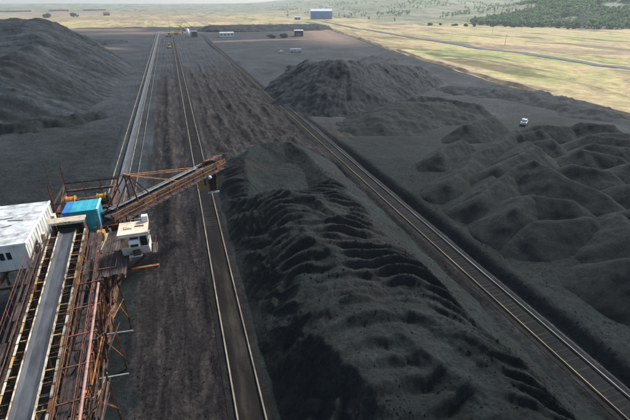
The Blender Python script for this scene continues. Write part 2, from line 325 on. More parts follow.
# ------------------------------------------------------------------ ground (one sheet to the horizon, hills included)
TRK = (2.62, 39.7)                                    # centre lines of the two rail tracks
EDGE = [(-200, 157), (111, 157), (145, 158), (206, 163), (346, 187), (600, 228), (838, 277), (1000, 320)]
def yard_edge(y): return np.interp(y, [p[0] for p in EDGE], [p[1] for p in EDGE])
def ground_z(x, y):
    r = np.hypot(x, y); near = 1 - sst(350, 700, r)
    z = fbm(x * 0.05, y * 0.05, 4, 3) * 0.45 * near
    corr = sst(-11.5, -9.5, x) * (1 - sst(37.0, 38.0, x)) * sst(20, 40, y + 20)
    ruts = fbm(x * 0.55, y * 0.022, 4, 11, 0.6)
    rough = fbm(x * 0.45, y * 0.25, 4, 21, 0.6)
    brownfar = sst(88, 112, y) * (1 - sst(210, 330, y)) * sst(5.5, 8, x) * (1 - sst(35.5, 37.5, x))
    z = z + corr * ruts * 0.26 + brownfar * (rough * 0.36 + ruts * 0.10)
    for q, (bx, y0, y1, hh, sd_) in enumerate(((9.5, 96, 300, .9, 1), (13.5, 110, 190, 1.0, 2), (19.5, 118, 230, 1.1, 3), (26.0, 122, 215, .9, 4), (31.5, 112, 200, .8, 5), (16.0, 170, 330, .8, 6))):
        cxq = bx + 1.6 * pn(y * 0.03, y * 0 + q, 300 + sd_)
        z = z + 0.85 * hh * np.exp(-((x - cxq) / 0.9) ** 2) * sst(y0, y0 + 12, y) * (1 - sst(y1 - 30, y1, y)) * np.clip(0.75 + 1.1 * pn(x * .12, y * 0.09, 320 + q), 0, 1.8)
    z = z + fbm(x * 0.22, y * 0.22, 4, 35, 0.6) * 0.22 * near * (1 - sst(-20, -18, x)) + fbm(x * 0.012, y * 0.012, 3, 31) * 0.8 * sst(160, 260, r)
    berm = np.exp(-((x + 4.6 + 0.5 * pn(y * 0.05, 0 * y, 5)) / 1.25) ** 2) * sst(58, 80, y) * (1 - sst(262, 268, y))
    z = z + berm * (1.0 + 0.5 * rough)
    # cross berm at the foot of the big pile
    # track beds lie flat and slightly raised
    for cx, w, zt in ((TRK[0], 2.4, .42), (TRK[1], 2.4, .52), (-15.0, 4.4, .12)):
        f = 1 - sst(w, w + 1.0, np.abs(x - cx)); z = z * (1 - f) + zt * f
    # ditch and step right of the far track
    st = (1 - sst(140, 200, y))
    z = z - 0.9 * np.exp(-((x - 43.6) / 0.8) ** 2) * st + (0.9 * sst(43.6, 45.6, x) + 2.3 * sst(44, 74, x) * (1 - sst(78, 112, y))) * (1 - sst(130, 155, x)) * (1 - sst(88, 135, y))
    # ditch along the yard edge
    e = yard_edge(y); z = z - 1.6 * np.exp(-((x - e) / 3.0) ** 2) * (1 - sst(600, 900, y)) + 1.2 * np.exp(-((x - e + 8) / 4.0) ** 2) * (1 - sst(600, 900, y))
    # forest hill
    s = (x - 607) * 0.835 + (y - 655) * 0.55; t = (x - 607) * -0.55 + (y - 655) * 0.835
    z = z + 50 * sst(-10, 420, s) * (1 - sst(-40, 330, t)) * (1 + 0.25 * fbm(x * 0.004, y * 0.004, 3, 41))
    # far hills
    ang = np.degrees(np.arctan2(x, np.maximum(y, 1)))
    hr = sst(4, 34, ang)
    r0 = 1300 - 380 * sst(19, 29, ang)
    z = z + 46 * sst(0, 1500, r - r0) * sst(7, 25, ang) * (1 + 0.3 * fbm(x * 0.0025, y * 0.0025, 3, 63))
    z = z + sst(1700, 4200, r) * (24 + 50 * hr + 26 * fbm(x * 0.0011, y * 0.0011, 4, 51) * (0.5 + hr) + 14 * fbm(x * 0.004, y * 0.004, 4, 57) * hr)
    return z
def axis(lo, d0, d1, hi, step, g):
    a = list(np.arange(d0, d1 + 1e-6, step)); s = step; p = d1
    while p < hi: s *= g; p += s; a.append(p)
    s = step; p = d0; b = []
    while p > lo: s *= g; p -= s; b.append(p)
    return np.array(b[::-1] + a)
gx = axis(-5200, -24, 52, 7200, 0.4, 1.03)
gy = axis(-120, 14, 130, 8200, 0.4, 1.019)
GX, GY = np.meshgrid(gx, gy); GZ = ground_z(GX, GY)
nz = fbm(GX * 0.02, GY * 0.02, 4, 61)
yardm = (1 - sst(-4, 4, GX - yard_edge(GY) + nz * 4)) * (1 - sst(820, 900, GY + nz * 60)) * sst(-420, -380, GX + nz * 30)
brown = sst(-11, -8.5, GX + nz) * (1 - sst(37.5, 38.5, GX)) * (1 - sst(230, 330, GY + nz * 30))
brown = np.maximum(brown, (1 - sst(1.8, 2.6, np.abs(GX - TRK[1]))) * (1 - sst(250, 300, GY)) * sst(55, 80, GY))
brown = np.maximum(brown, sst(42, 44, GX) * (1 - sst(52, 62, GX + nz * 6)) * sst(70, 90, GY) * (1 - sst(125, 150, GY + nz * 10)))
brown = np.clip(brown, 0, 1)
rr_ = np.hypot(GX, GY)
green = np.clip(sst(1250, 2400, rr_ + nz * 300) * 0.9, 0, 1)
sF = (GX - 607) * 0.835 + (GY - 655) * 0.55; tF = (GX - 607) * -0.55 + (GY - 655) * 0.835
green = np.maximum(green, sst(0, 40, sF) * (1 - sst(0, 150, tF)))
ANG = np.degrees(np.arctan2(GX, np.maximum(GY, 1)))
green = np.maximum(green, sst(0, 120, rr_ - (1300 - 380 * sst(19, 29, ANG)) + nz * 60) * sst(9, 19, ANG) * 0.85)
eY = yard_edge(GY)
soil = 0.85 * np.exp(-((GX - eY - 3.5) / 2.6) ** 2) * (1 - sst(300, 420, GY)) * (0.6 + 0.4 * np.clip(nz * 2, -1, 1))
soil = np.maximum(soil, 0.9 * sst(380, 520, GY) * (1 - sst(800, 880, GY)) * np.exp(-((GX - eY + 25) / 38) ** 2))
soil = np.maximum(soil, 0.75 * np.exp(-((GY - 505 - 0.05 * GX) / 9) ** 2) * sst(20, 60, GX) * (1 - sst(230, 260, GX)))
soil = np.maximum(soil, 0.7 * np.exp(-((GY - 690) / 28) ** 2) * sst(-160, -30, GX) * (1 - sst(40, 120, GX)))
soil = np.maximum(soil, 0.6 * np.exp(-((GY - 430 + 0.5 * GX) / 10) ** 2) * sst(-330, -200, GX) * (1 - sst(-60, -25, GX)))
soil = np.maximum(soil, 0.65 * np.exp(-((GY - 760 + 0.3 * GX) / 40) ** 2) * (1 - sst(-60, -25, GX)))
soil = np.maximum(soil, 0.85 * sst(900, 1000, GY) * (1 - sst(2100, 2500, GY)) * (1 - sst(60, 260, GX)) * np.clip(0.15 + 2.2 * fbm(GX * 0.0022, GY * 0.0035, 4, 67), 0, 1))
soil = np.clip(soil, 0, 1)
zone = np.stack([yardm, brown, green, soil], -1)
coalm = sst(42.6, 43.8, GX) * (1 - sst(120, 150, GX + nz * 10)) * (1 - sst(112, 140, GY + nz * 14))
coalm = np.maximum(coalm, 0.75 * (1 - sst(-19.5, -18.5, GX)) * (1 - sst(120, 180, GY + nz * 30)))
coalm = np.maximum(coalm, 0.8 * (1 - sst(-10.5, -9.0, GX + nz)) * sst(-19, -18, GX) * (1 - sst(66, 74, GY)))
coalm = np.maximum(coalm, sst(3.9, 4.6, GX) * (1 - sst(36.0, 37.4, GX)) * (1 - sst(96, 104, GY)))
tag(link('ground', grid_mesh('ground', gx, gy, GZ, M_GROUND, attr=zone, attr2=coalm)), kind='structure')
def gz1(x, y): return float(ground_z(np.array([float(x)]), np.array([float(y)]))[0])

# road across the fields beyond the yard
def ribbon(name, pts, w, lift, mat, sh=3.0, wob=0.0):
    v = []; f = []
    P = []
    for a, b in zip(pts[:-1], pts[1:]):
        n = max(1, int(math.dist(a, b) / 4)); P += [(a[0] + (b[0] - a[0]) * i / n, a[1] + (b[1] - a[1]) * i / n) for i in range(n)]
    P.append(pts[-1])
    for i, p in enumerate(P):
        q = P[min(i + 1, len(P) - 1)]; o = P[max(i - 1, 0)]; dx, dy = q[0] - o[0], q[1] - o[1]; L = math.hypot(dx, dy)
        nx, ny = dy / L, -dx / L; zc = gz1(*p)
        wi = w / 2 + .18 * w * float(pn(np.array([p[1] * .11]), np.array([p[0] * .11]), 9)[0]); li = lift + wob * .3 * float(pn(np.array([p[1] * .07]), np.array([3.3]), 19)[0])
        prof = [(-wi - sh, -0.8), (-wi, li), (wi, li), (wi + sh, -0.8)]
        v += [(p[0] + nx * s, p[1] + ny * s, zc + h) for s, h in prof]
        if i: k = 4 * i; f += [(k - 4 + j, k - 3 + j, k + 1 + j, k + j) for j in range(3)]
    me = bpy.data.meshes.new(name); me.from_pydata(v, [], f); me.materials.append(mat); me.update(); return link(name, me)
tag(ribbon('road', [(288, -60), (279, 100), (278, 207), (277, 280), (276, 355), (284, 500), (297, 680), (313, 827), (335, 1000)], 9.5, 0.5, M['asphalt']), kind='structure')
EP = [(yard_edge(y), y) for y in (-40, 20, 60, 90, 111, 125, 145, 175, 206, 240, 280, 346, 420, 500, 600, 720, 838)]
EP = [(float(x) + 1.6 * float(pn(np.array([y * .03]), np.array([.5]), 77)[0]), float(y)) for x, y in EP]
tag(ribbon('earth_bank', [(x + 5.5, y) for x, y in EP], 1.2, 0.7, M['clay'], 2.2, 2.6), kind='structure')
tag(ribbon('drain', [(x - 0.5, y) for x, y in EP], 3.2, 0.9, M['coal_bed'], 1.0), kind='structure')

# ------------------------------------------------------------------ coal piles
RIDGES = [[(11.5, 54.3), (13.4, 52.8), (15.8, 51.9), (17.4, 49.3), (17.6, 46.4), (16.4, 43.0)], [(9.7, 46.7), (11.3, 45.1), (12.3, 42.6), (12.1, 41.3)], [(8.3, 70.7), (10.9, 71.2), (14.2, 72.7), (15.8, 70.0), (17.8, 66.8), (20.9, 65.8), (22.2, 61.1), (22.3, 57.1)], [(13.2, 62.9), (16.7, 63.9), (19.5, 62.3), (21.1, 59.2), (21.3, 55.8)], [(13.3, 59.6), (16.3, 61.1), (18.7, 60.0), (19.5, 57.6)], [(9.2, 59.9), (10.7, 60.0), (13.2, 57.7), (16.0, 56.1), (17.3, 53.0)], [(18.5, 50.7), (20.1, 49.5), (22.9, 48.6), (25.3, 48.3), (26.9, 45.7)], [(17.5, 45.4), (20.0, 45.0), (21.6, 43.3)], [(18.3, 43.1), (20.7, 42.8), (22.2, 41.2), (22.4, 39.0)], [(16.5, 41.6), (18.6, 41.7), (20.5, 40.3), (21.3, 38.6), (21.5, 37.1)], [(16.6, 39.9), (19.0, 39.6), (20.6, 38.4), (21.1, 36.6)], [(16.9, 38.2), (19.0, 38.1), (20.0, 37.0)], [(22.9, 39.3), (25.2, 38.8), (26.8, 37.6), (27.7, 35.9)], [(19.5, 36.0), (22.0, 36.2), (24.3, 35.0), (25.3, 33.2)], [(14.5, 39.6), (16.6, 38.7), (17.6, 37.1), (18.2, 35.2)], [(7.3, 36.0), (9.2, 34.5), (10.9, 33.1), (11.6, 31.1), (12.2, 28.0), (12.4, 25.8), (12.8, 23.2), (13.7, 21.4), (13.9, 19.8)], [(7.6, 38.3), (9.0, 38.7), (11.7, 36.8), (13.8, 34.6), (14.7, 32.9)], [(14.5, 31.5), (16.6, 31.3), (17.7, 29.9)], [(13.9, 28.8), (15.6, 28.2), (16.9, 26.9), (17.1, 25.4)], [(7.8, 31.3), (9.9, 32.1)], [(7.5, 28.5), (10.8, 28.8)], [(9.0, 25.0), (11.3, 25.8)], [(18.8, 33.0), (21.6, 33.0), (23.4, 31.2), (24.2, 29.1), (24.9, 27.3)], [(17.2, 31.5), (18.9, 29.3), (20.2, 26.4), (20.8, 24.0), (21.4, 21.8), (23.3, 19.9), (24.3, 18.4)], [(25.3, 32.0), (25.5, 27.9), (26.5, 26.0), (27.7, 24.1), (29.8, 21.5), (29.3, 18.4)], [(23.5, 25.2), (25.0, 24.1), (25.1, 22.2)], [(16.0, 27.4), (17.5, 26.1), (18.3, 23.8), (18.1, 22.6)], [(15.1, 25.4), (15.9, 23.5), (16.2, 21.6)], [(17.7, 21.9), (19.8, 21.2), (20.9, 19.5)], [(22.2, 54.1), (24.2, 52.1), (25.8, 49.0)], [(25.4, 59.0), (27.1, 54.7), (29.0, 51.1)], [(10.9, 40.4), (12.8, 38.9), (14.5, 37.3), (15.0, 35.7)]]
RH = {15: (1.9, 3.4), 2: (1.5, 2.4), 16: (1.5, 2.6), 0: (1.2, 2.0), 23: (1.8, 2.6), 24: (1.5, 2.4), 22: (1.4, 2.2), 19: (1.3, 1.7), 20: (1.4, 1.9), 21: (1.4, 1.9), 25: (1.0, 1.4)}
def centre_pile():
    xs = np.arange(3.6, 38.4, 0.17); ys = np.arange(4, 118, 0.19); X, Y = np.meshgrid(xs, ys)
    w = fbm(X * 0.14, Y * 0.14, 3, 71) * 0.5
    Xw = X + w; Yw = Y + fbm(X * 0.14, Y * 0.14, 3, 77) * 0.5
    rim = [(8.3, 84), (9.0, 88), (11.6, 94.4), (17.6, 101.1), (24.5, 104), (30.1, 98.9), (31.6, 90.4), (31.0, 80)]
    dr = poly_dist(Xw, Yw, rim)
    # far end rounds off outside the rim
    end = np.where(Y > 84, np.clip((107.5 - Yw) * 0.75 - ((X - 21) / 9.0) ** 2 * 2.2 + 0.9, -2, 99), 99)
    side = smin((Xw - 5.0) * 0.66, (36.2 - Xw) * 0.58, 0.8)
    plat = 5.2 - 2.6 * sst(68, 80, Y) + fbm(X * 0.09, Y * 0.09, 3, 83) * 0.7
    b = smin(smin(side, plat, 1.2), end, 0.8)
    rimh = 6.4 - 0.62 * dr
    rimh = np.where(Y > 78, smin(rimh, smin(side, end + 1.5, 0.6), 0.5), -9)
    z = np.maximum(b, rimh)
    inner = np.clip(z / 2.0, 0, 1)
    add = np.zeros_like(z); cut = np.zeros_like(z)
    # cast ridges left by the dumping boom
    for k, p in enumerate(RIDGES):
        h, ww = RH.get(k, (0.9, 1.1)); a = np.array(p); m = (X > a[:, 0].min() - 5) & (X < a[:, 0].max() + 5) & (Y > a[:, 1].min() - 5) & (Y < a[:, 1].max() + 5)
        d = poly_dist(Xw[m], Yw[m], p); tip = np.minimum(np.hypot(Xw[m] - p[0][0], Yw[m] - p[0][1]), np.hypot(Xw[m] - p[-1][0], Yw[m] - p[-1][1]))
        sd_ = side_of(Xw[m], Yw[m], p)                 # the side facing the dump front drops steeply, the other runs out gently
        wl = np.where(sd_ < 0, ww * 0.9, ww * 1.6); prof = np.clip(1 - np.sqrt(d * d + 0.008) / wl, 0, 1)
        add[m] = np.maximum(add[m], h * prof * (0.15 + 0.85 * sst(0, 4.2, tip)))
        cut[m] = np.maximum(cut[m], 0.22 * h * np.exp(-((d - ww * 0.95) / (0.5 * ww)) ** 2) * (sd_ < 0) * sst(0, 2.0, tip))
    z += (add - 0.25 * np.minimum(cut, 0.45) * (1 - np.clip(add / 0.5, 0, 1))) * inner
    # close-set crescents: gentle back, steep front, dying out sideways
    cx = 17.5 + 5.0 * pn(Y * 0.055, Y * 0, 401) + 2.0 * pn(X * .1, Y * .1, 402)
    f = np.interp(Y, [0, 36, 48, 120], [0, 11.0, 16.0, 48.0])
    ph = f + 0.045 * (X - cx) ** 2 / 3.0 + 0.9 * fbm(X * 0.06, Y * 0.06, 2, 405) + 0.12 * pn(X * 0.3, Y * 0.3, 409)
    t = 1 - (ph - np.floor(ph)); saw = np.where(t < 0.7, t / 0.7, (1 - t) / 0.3)
    amp = np.interp(Y, [0, 34, 46, 74, 80], [1.45, 1.4, 1.2, 1.05, 0.0]) * np.clip(0.72 + 1.2 * fbm(X * 0.11, Y * 0.11, 2, 411), 0.12, 1.3) * sst(5.6, 7.2, X) * (1 - sst(28.5, 32.5, X))
    z += 0.8 * fbm(Y * 0.3 + 0.3 * X, X * 0.06, 3, 431, 0.5) * sst(6.3, 8.2, X) * (1 - sst(9.5, 12, X)) * inner
    z += saw * amp * inner * (1 - 0.6 * np.clip(add / 0.8, 0, 1))
    # unseen near end keeps the same windrow texture
    z += fbm(X * 0.5, Y * 0.5, 4, 91, 0.55) * 0.09 * inner + fbm(X * 2.2, Y * 2.2, 3, 95, 0.7) * 0.085
    g = ground_z(X, Y)
    me = grid_mesh('coal_pile', xs, ys, z, M['coal_brown'], keep=z > g - 0.25)
    return tag(link('coal_pile', me), 'long near coal pile with curved ridges between the rail tracks', 'coal pile', 'coal stockpiles')
CP = centre_pile()
def inside_dist(X, Y, poly):
    d = poly_dist(X, Y, poly + [poly[0]]); ins = np.zeros(X.shape, bool); n = len(poly)
    for i in range(n):
        (x0, y0), (x1, y1) = poly[i], poly[(i + 1) % n]
        c = ((y0 > Y) != (y1 > Y)) & (X < (x1 - x0) * (Y - y0) / (y1 - y0 + 1e-12) + x0); ins ^= c
    return np.where(ins, d, -d)
def left_pile():
    xs = np.concatenate([np.arange(-290, -130, 2.0), np.arange(-130, -20, 0.55)]); ys = np.arange(145, 470, 0.8); X, Y = np.meshgrid(xs, ys)
    foot = [(-28, 325), (-27.5, 300), (-30, 235), (-31, 205), (-36, 178), (-46, 166), (-64, 160), (-100, 156), (-280, 152), (-285, 440), (-120, 452), (-62, 420), (-36, 370)]
    d = inside_dist(X + fbm(X * 0.03, Y * 0.03, 3, 101) * 4, Y + fbm(X * 0.03, Y * 0.03, 3, 105) * 4, foot)
    cap = 17.5 + 9.0 * sst(225, 300, Y + 0.35 * (X + 60)) + fbm(X * 0.03, Y * 0.03, 3, 111) * 2.2
    z = smin(0.63 * d, cap, 2.5)
    val = np.exp(-((Y - 252 + 0.4 * (X + 60)) / 14) ** 2) * sst(0, 14, d) * 2.2
    z = z - val
    flute = fbm((Y - 0.35 * X) * 0.085, X * 0.02, 5, 117, 0.68)
    z = z + flute * 1.7 * sst(1, 6, d) * (1 - sst(34, 44, d)) + fbm(X * 0.3, Y * 0.3, 3, 121) * 0.4
    g = ground_z(X, Y)
    me = grid_mesh('coal_pile', xs, ys, z, M['coal_streak_shade'], keep=z > g - 0.4)
    return tag(link('coal_pile', me), 'huge grey flat-topped coal pile with fluted slope beyond the white equipment house', 'coal pile', 'coal stockpiles')
left_pile()
def heap(segs, slope, mat, label, seed, group, rnd=1.0, step=0.35, ns=0.25, flut=0.0, base=None, cat='coal heap', name='coal_heap', warp=1.0, clipx=None):
    """segs: list of ((x,y,h),(x,y,h)) crest lines"""
    ax = [p[0] for s in segs for p in s]; ay = [p[1] for s in segs for p in s]; hm = max(p[2] for s in segs for p in s)
    r = hm / slope + 3
    xs = np.arange(min(ax) - r, max(ax) + r, step); ys = np.arange(min(ay) - r, max(ay) + r, step); X, Y = np.meshgrid(xs, ys)
    Xw = X + fbm(X * 0.1, Y * 0.1, 3, seed) * warp; Yw = Y + fbm(X * 0.1, Y * 0.1, 3, seed + 5) * warp
    z = None
    for a, b in segs:
        d, t = seg_dist(Xw, Yw, a[:2], b[:2]); zz = a[2] + (b[2] - a[2]) * t - slope * (np.sqrt(d * d + rnd * rnd) - rnd)
        z = zz if z is None else np.maximum(z, zz)
    if flut:
        cx, cy = sum(ax) / len(ax), sum(ay) / len(ay); th = np.arctan2(Yw - cy, Xw - cx)
        z = z + flut * fbm(th * 7.0, 0.03 * np.hypot(X - cx, Y - cy), 4, seed + 9, 0.6)
    z = z + fbm(X * 0.35, Y * 0.35, 4, seed + 13, 0.6) * ns
    if clipx is not None: z = z - 0.8 * np.clip(clipx - X, 0, 9)
    g = ground_z(X, Y); z = z + (1.2 if base is None else base)
    me = grid_mesh(name, xs, ys, z, M[mat], keep=z > g - 0.3)
    return tag(link(name, me), label, cat, group)
heap([((66, 172, 17.2), (84, 184, 13.5)), ((84, 184, 13.5), (125, 206, 7.5)), ((66, 172, 17.2), (60, 200, 12.5)), ((60, 200, 12.5), (72, 240, 9.5))], 0.60, 'coal_grey',
     'tall grey coal pile with fluted cone face right of the far rail track', 131, 'coal stockpiles', 0.8, 0.45, 0.38, 0.55, 0.0, 'coal pile', 'coal_pile', 1.6)
heap([((64, 128, 4.2), (78, 138, 5.6)), ((78, 138, 5.6), (98, 137, 4.0))], 0.34, 'coal', 'low greenish mound with a dark scarp in front of the tall cone pile', 141, 'coal stockpiles', 3.0, 0.5, 0.3, 0.0, 0.0, 'coal pile', 'coal_pile', 2.5)
heap([((84, 142, 5.2), (92, 146, 5.0)), ((92, 146, 5.0), (106, 132, 3.4))], 0.7, 'coal', 'small steep dark coal bank on top of the low mound', 147, 'coal stockpiles', 0.5, 0.5, 0.3, 0.0, 0.8, 'coal pile', 'coal_pile', 1.5)
heap([((60, 690, 9), (230, 705, 8))], 0.5, 'coal_grey', 'long flat dark stockpile in the distance below the blue warehouse', 151, 'coal stockpiles', 12, 3.0, 0.8, 0.0, 0.0, 'coal pile', 'coal_pile', 5.0)
HG = 'tipped coal heaps in the field beside the far track'
HEAPS = [  # crest lines and labels, front row first
 ([(54, 48, 3.0), (63, 46, 3.8)], 'broad lumpy coal heap nearest the far rail track at the right'),
 ([(53, 62, 3.0), (60, 66, 3.8)], 'low coal heap beside the track, left end of the heap field'),
 ([(52, 70, 2.6), (68, 81, 3.6), (88, 91.5, 4.6)], 'long straight coal ridge running down to the track behind the left heaps'),
 ([(52, 60, 2.8), (66, 67, 4.6), (72, 68.5, 5.4)], 'coal ridge with the highest peak in the middle of the heap field'),
 ([(72, 68.5, 5.2), (73, 60, 4.2), (74, 52, 4.0)], 'coal ridge running towards the camera from the middle peak'),
 ([(79, 65, 5.0), (84, 60, 4.2)], 'rounded coal heap directly right of the middle peak'),
 ([(72.5, 46, 4.0), (78, 40, 4.0)], 'coal heap at the right edge of the photo, nearest to the camera'),
 ([(82, 53, 4.6), (88, 46, 4.2)], 'coal heap at the right edge behind the nearest one'),
 ([(66, 72, 3.6), (80, 76.5, 5.2)], 'coal heap with a long left shoulder just behind the middle peak'),
 ([(89.5, 71.5, 5.0), (95, 67, 4.2)], 'rounded coal heap right of the long-shouldered one'),
 ([(92, 62, 4.8), (98, 55, 4.4)], 'coal heap behind the right edge pair, third from the camera'),
 ([(86, 84, 3.8), (91, 82.5, 4.8)], 'small coal heap behind the long-shouldered heap'),
 ([(97, 75, 4.8), (103, 70, 4.6)], 'twin-humped coal heap towards the right edge, middle rows'),
 ([(90, 93, 3.8), (96, 91, 4.6)], 'coal heap near the white pickup, one row in front of it'),
 ([(104, 82.5, 4.8), (111, 77, 4.8)], 'wide coal heap in the third row from the back at right'),
 ([(103, 100, 3.4), (109, 95, 3.6)], 'coal heap in the back row directly right of the white pickup'),
 ([(115, 95, 4.4), (121, 90, 4.4)], 'coal heap in the back row at the right edge of the photo'),
 ([(84, 108, 3.0), (97, 113, 3.6)], 'low coal heap in the back row left of the white pickup'),
 ([(62, 89, 2.4), (72, 94, 3.2)], 'low flattened coal heap at the left rear of the heap field'),
 ([(100, 61, 4.8), (107, 55, 4.6)], 'coal heap at the right edge, fourth from the camera'),
 ([(108, 68, 4.8), (114, 63, 4.6)], 'coal heap at the right edge, fifth from the camera'),
 ([(112, 85, 4.2), (118, 80, 4.4)], 'coal heap at the right edge one row in front of the last row'),
 ([(88, 40, 4.4), (94, 34, 4.4)], 'outermost coal heap behind the nearest one at the right edge'),
 ([(77, 79, 3.4), (84, 83, 4.4)], 'small coal heap between the straight ridge and the long-shouldered heap'),
 ([(62, 57, 3.4), (66, 52, 3.8)], 'low coal heap in front of the middle peak'),
 ([(56, 55, 2.8), (60, 57, 3.4)], 'low coal heap beside the far track in front of the left heaps'),
 ([(70, 45, 3.4), (66, 40, 3.4)], 'low broad coal heap in front of the nearest heap at the right edge'),
 ([(60, 34, 3.4), (66, 28, 3.6)], 'flat coal heap low at the right side of the photo'),
]
for k, (pts, lab) in enumerate(HEAPS):
    q = 0.955 if pts[0][0] > 55 else 1.0; up = 2.1 if q < 1 else 0.8
    heap([((a[0] * q, a[1] * q, a[2] + up), (b[0] * q, b[1] * q, b[2] + up)) for a, b in zip(pts[:-1], pts[1:])], 0.72, 'coal', lab, 200 + 31 * k, HG, 0.35, 0.27, 0.15, 0.0, 1.2 if pts[0][1] < 80 else 0.7, warp=0.8, clipx=46.5)
# far low stock and spoil banks
heap([((-150, 560, 3), (-60, 520, 3.5))], 0.25, 'coal_grey', 'low grey spoil bank behind the huge flat-topped pile', 501, 'coal stockpiles', 6, 2.0, 0.8, 0.0, 0.0, 'coal pile', 'coal_pile', 6.0)
heap([((105, 255, 3), (150, 300, 3))], 0.3, 'coal_grey', 'low dark coal bank along the field edge behind the tall cone pile', 511, 'coal stockpiles', 5, 1.2, 0.6, 0.0, 0.0, 'coal pile', 'coal_pile', 5.0)
heap([((130, 175, 2.6), (150, 150, 3.0)), ((150, 150, 3.0), (148, 118, 2.6))], 0.3, 'coal_grey', 'low coal bank along the ditch at the yard edge', 521, 'coal stockpiles', 4, 1.0, 0.5, 0.0, 0.0, 'coal pile', 'coal_pile', 4.0)
# coal thrown up in a dark line at the foot of the big pile
heap([((-68, 157, 2.4), (-46, 160, 2.8)), ((-46, 160, 2.8), (-30, 172, 2.0))], 0.75, 'coal', 'dark narrow coal windrow at the foot of the huge flat-topped pile', 531, 'coal stockpiles', 0.5, 0.5, 0.6, 0.0, 0.0, 'coal pile', 'coal_pile', 3.0)

# loose lumps lying on the coal: too many and too small to count
def lumps(name, parent, pts, zs, lo, hi, seed, mat='coal'):
    rs = np.random.RandomState(seed); n = len(pts); o = np.array([(1, 0, 0), (-1, 0, 0), (0, 1, 0), (0, -1, 0), (0, 0, 1), (0, 0, -1)], float)
    sz = lo + (hi - lo) * rs.rand(n) ** 4; V = o[None] * (sz[:, None, None] * (0.6 + 0.8 * rs.rand(n, 6, 1))); a = rs.rand(n) * 6.28; c, s_ = np.cos(a)[:, None], np.sin(a)[:, None]
    x = V[..., 0] * c - V[..., 1] * s_; y = V[..., 0] * s_ + V[..., 1] * c
    V = np.stack([x + pts[:, :1], y + pts[:, 1:2], V[..., 2] * .8 + zs[:, None]], -1).reshape(-1, 3)
    f = np.array([(0, 2, 4), (2, 1, 4), (1, 3, 4), (3, 0, 4), (2, 0, 5), (1, 2, 5), (3, 1, 5), (0, 3, 5)]); F = (f[None] + 6 * np.arange(n)[:, None, None]).reshape(-1, 3)
    me = bpy.data.meshes.new(name); me.from_pydata(V.tolist(), [], F.tolist()); me.materials.append(M[mat]); me.update()
    return tag(link(name, me, parent), kind='stuff')
rs = np.random.RandomState(4)
pv = np.empty(len(CP.data.vertices) * 3, np.float32); CP.data.vertices.foreach_get('co', pv); pv = pv.reshape(-1, 3); pv = pv[(pv[:, 1] < 90)]
w_ = 0.15 + np.clip(1.2 * fbm(pv[:, 0] * .25, pv[:, 1] * .25, 3, 441), 0, 2); w_ = w_ * (1.6 - pv[:, 1] / 80); idx = rs.choice(len(pv), 9000, replace=False, p=w_ / w_.sum())
lumps('coal_lumps', CP, pv[idx, :2].astype(float), pv[idx, 2].astype(float) - .03, .04, .20, 5, 'coal_brown')
q = np.stack([44.5 + 60 * rs.rand(14000) ** 1.3, 15 + 80 * rs.rand(14000)], -1); kq = fbm(q[:, 0] * .2, q[:, 1] * .2, 3, 443) > -.05; q = q[kq]
tag(lumps('coal_lumps', None, q, ground_z(q[:, 0], q[:, 1]) - .03, .04, .20, 6), 'loose coal lumps strewn over the ground right of the far track', 'coal lumps')
q = np.stack([-10.5 + 11.2 * rs.rand(9000), 18 + 110 * rs.rand(9000) ** 1.1], -1); kq = fbm(q[:, 0] * .3, q[:, 1] * .12, 3, 447) > .1; q = q[kq]
tag(lumps('coal_lumps', None, q, ground_z(q[:, 0], q[:, 1]), .03, .14, 7, 'coal_bed'), 'loose coal lumps strewn between the stacker and the twin rails', 'coal lumps')
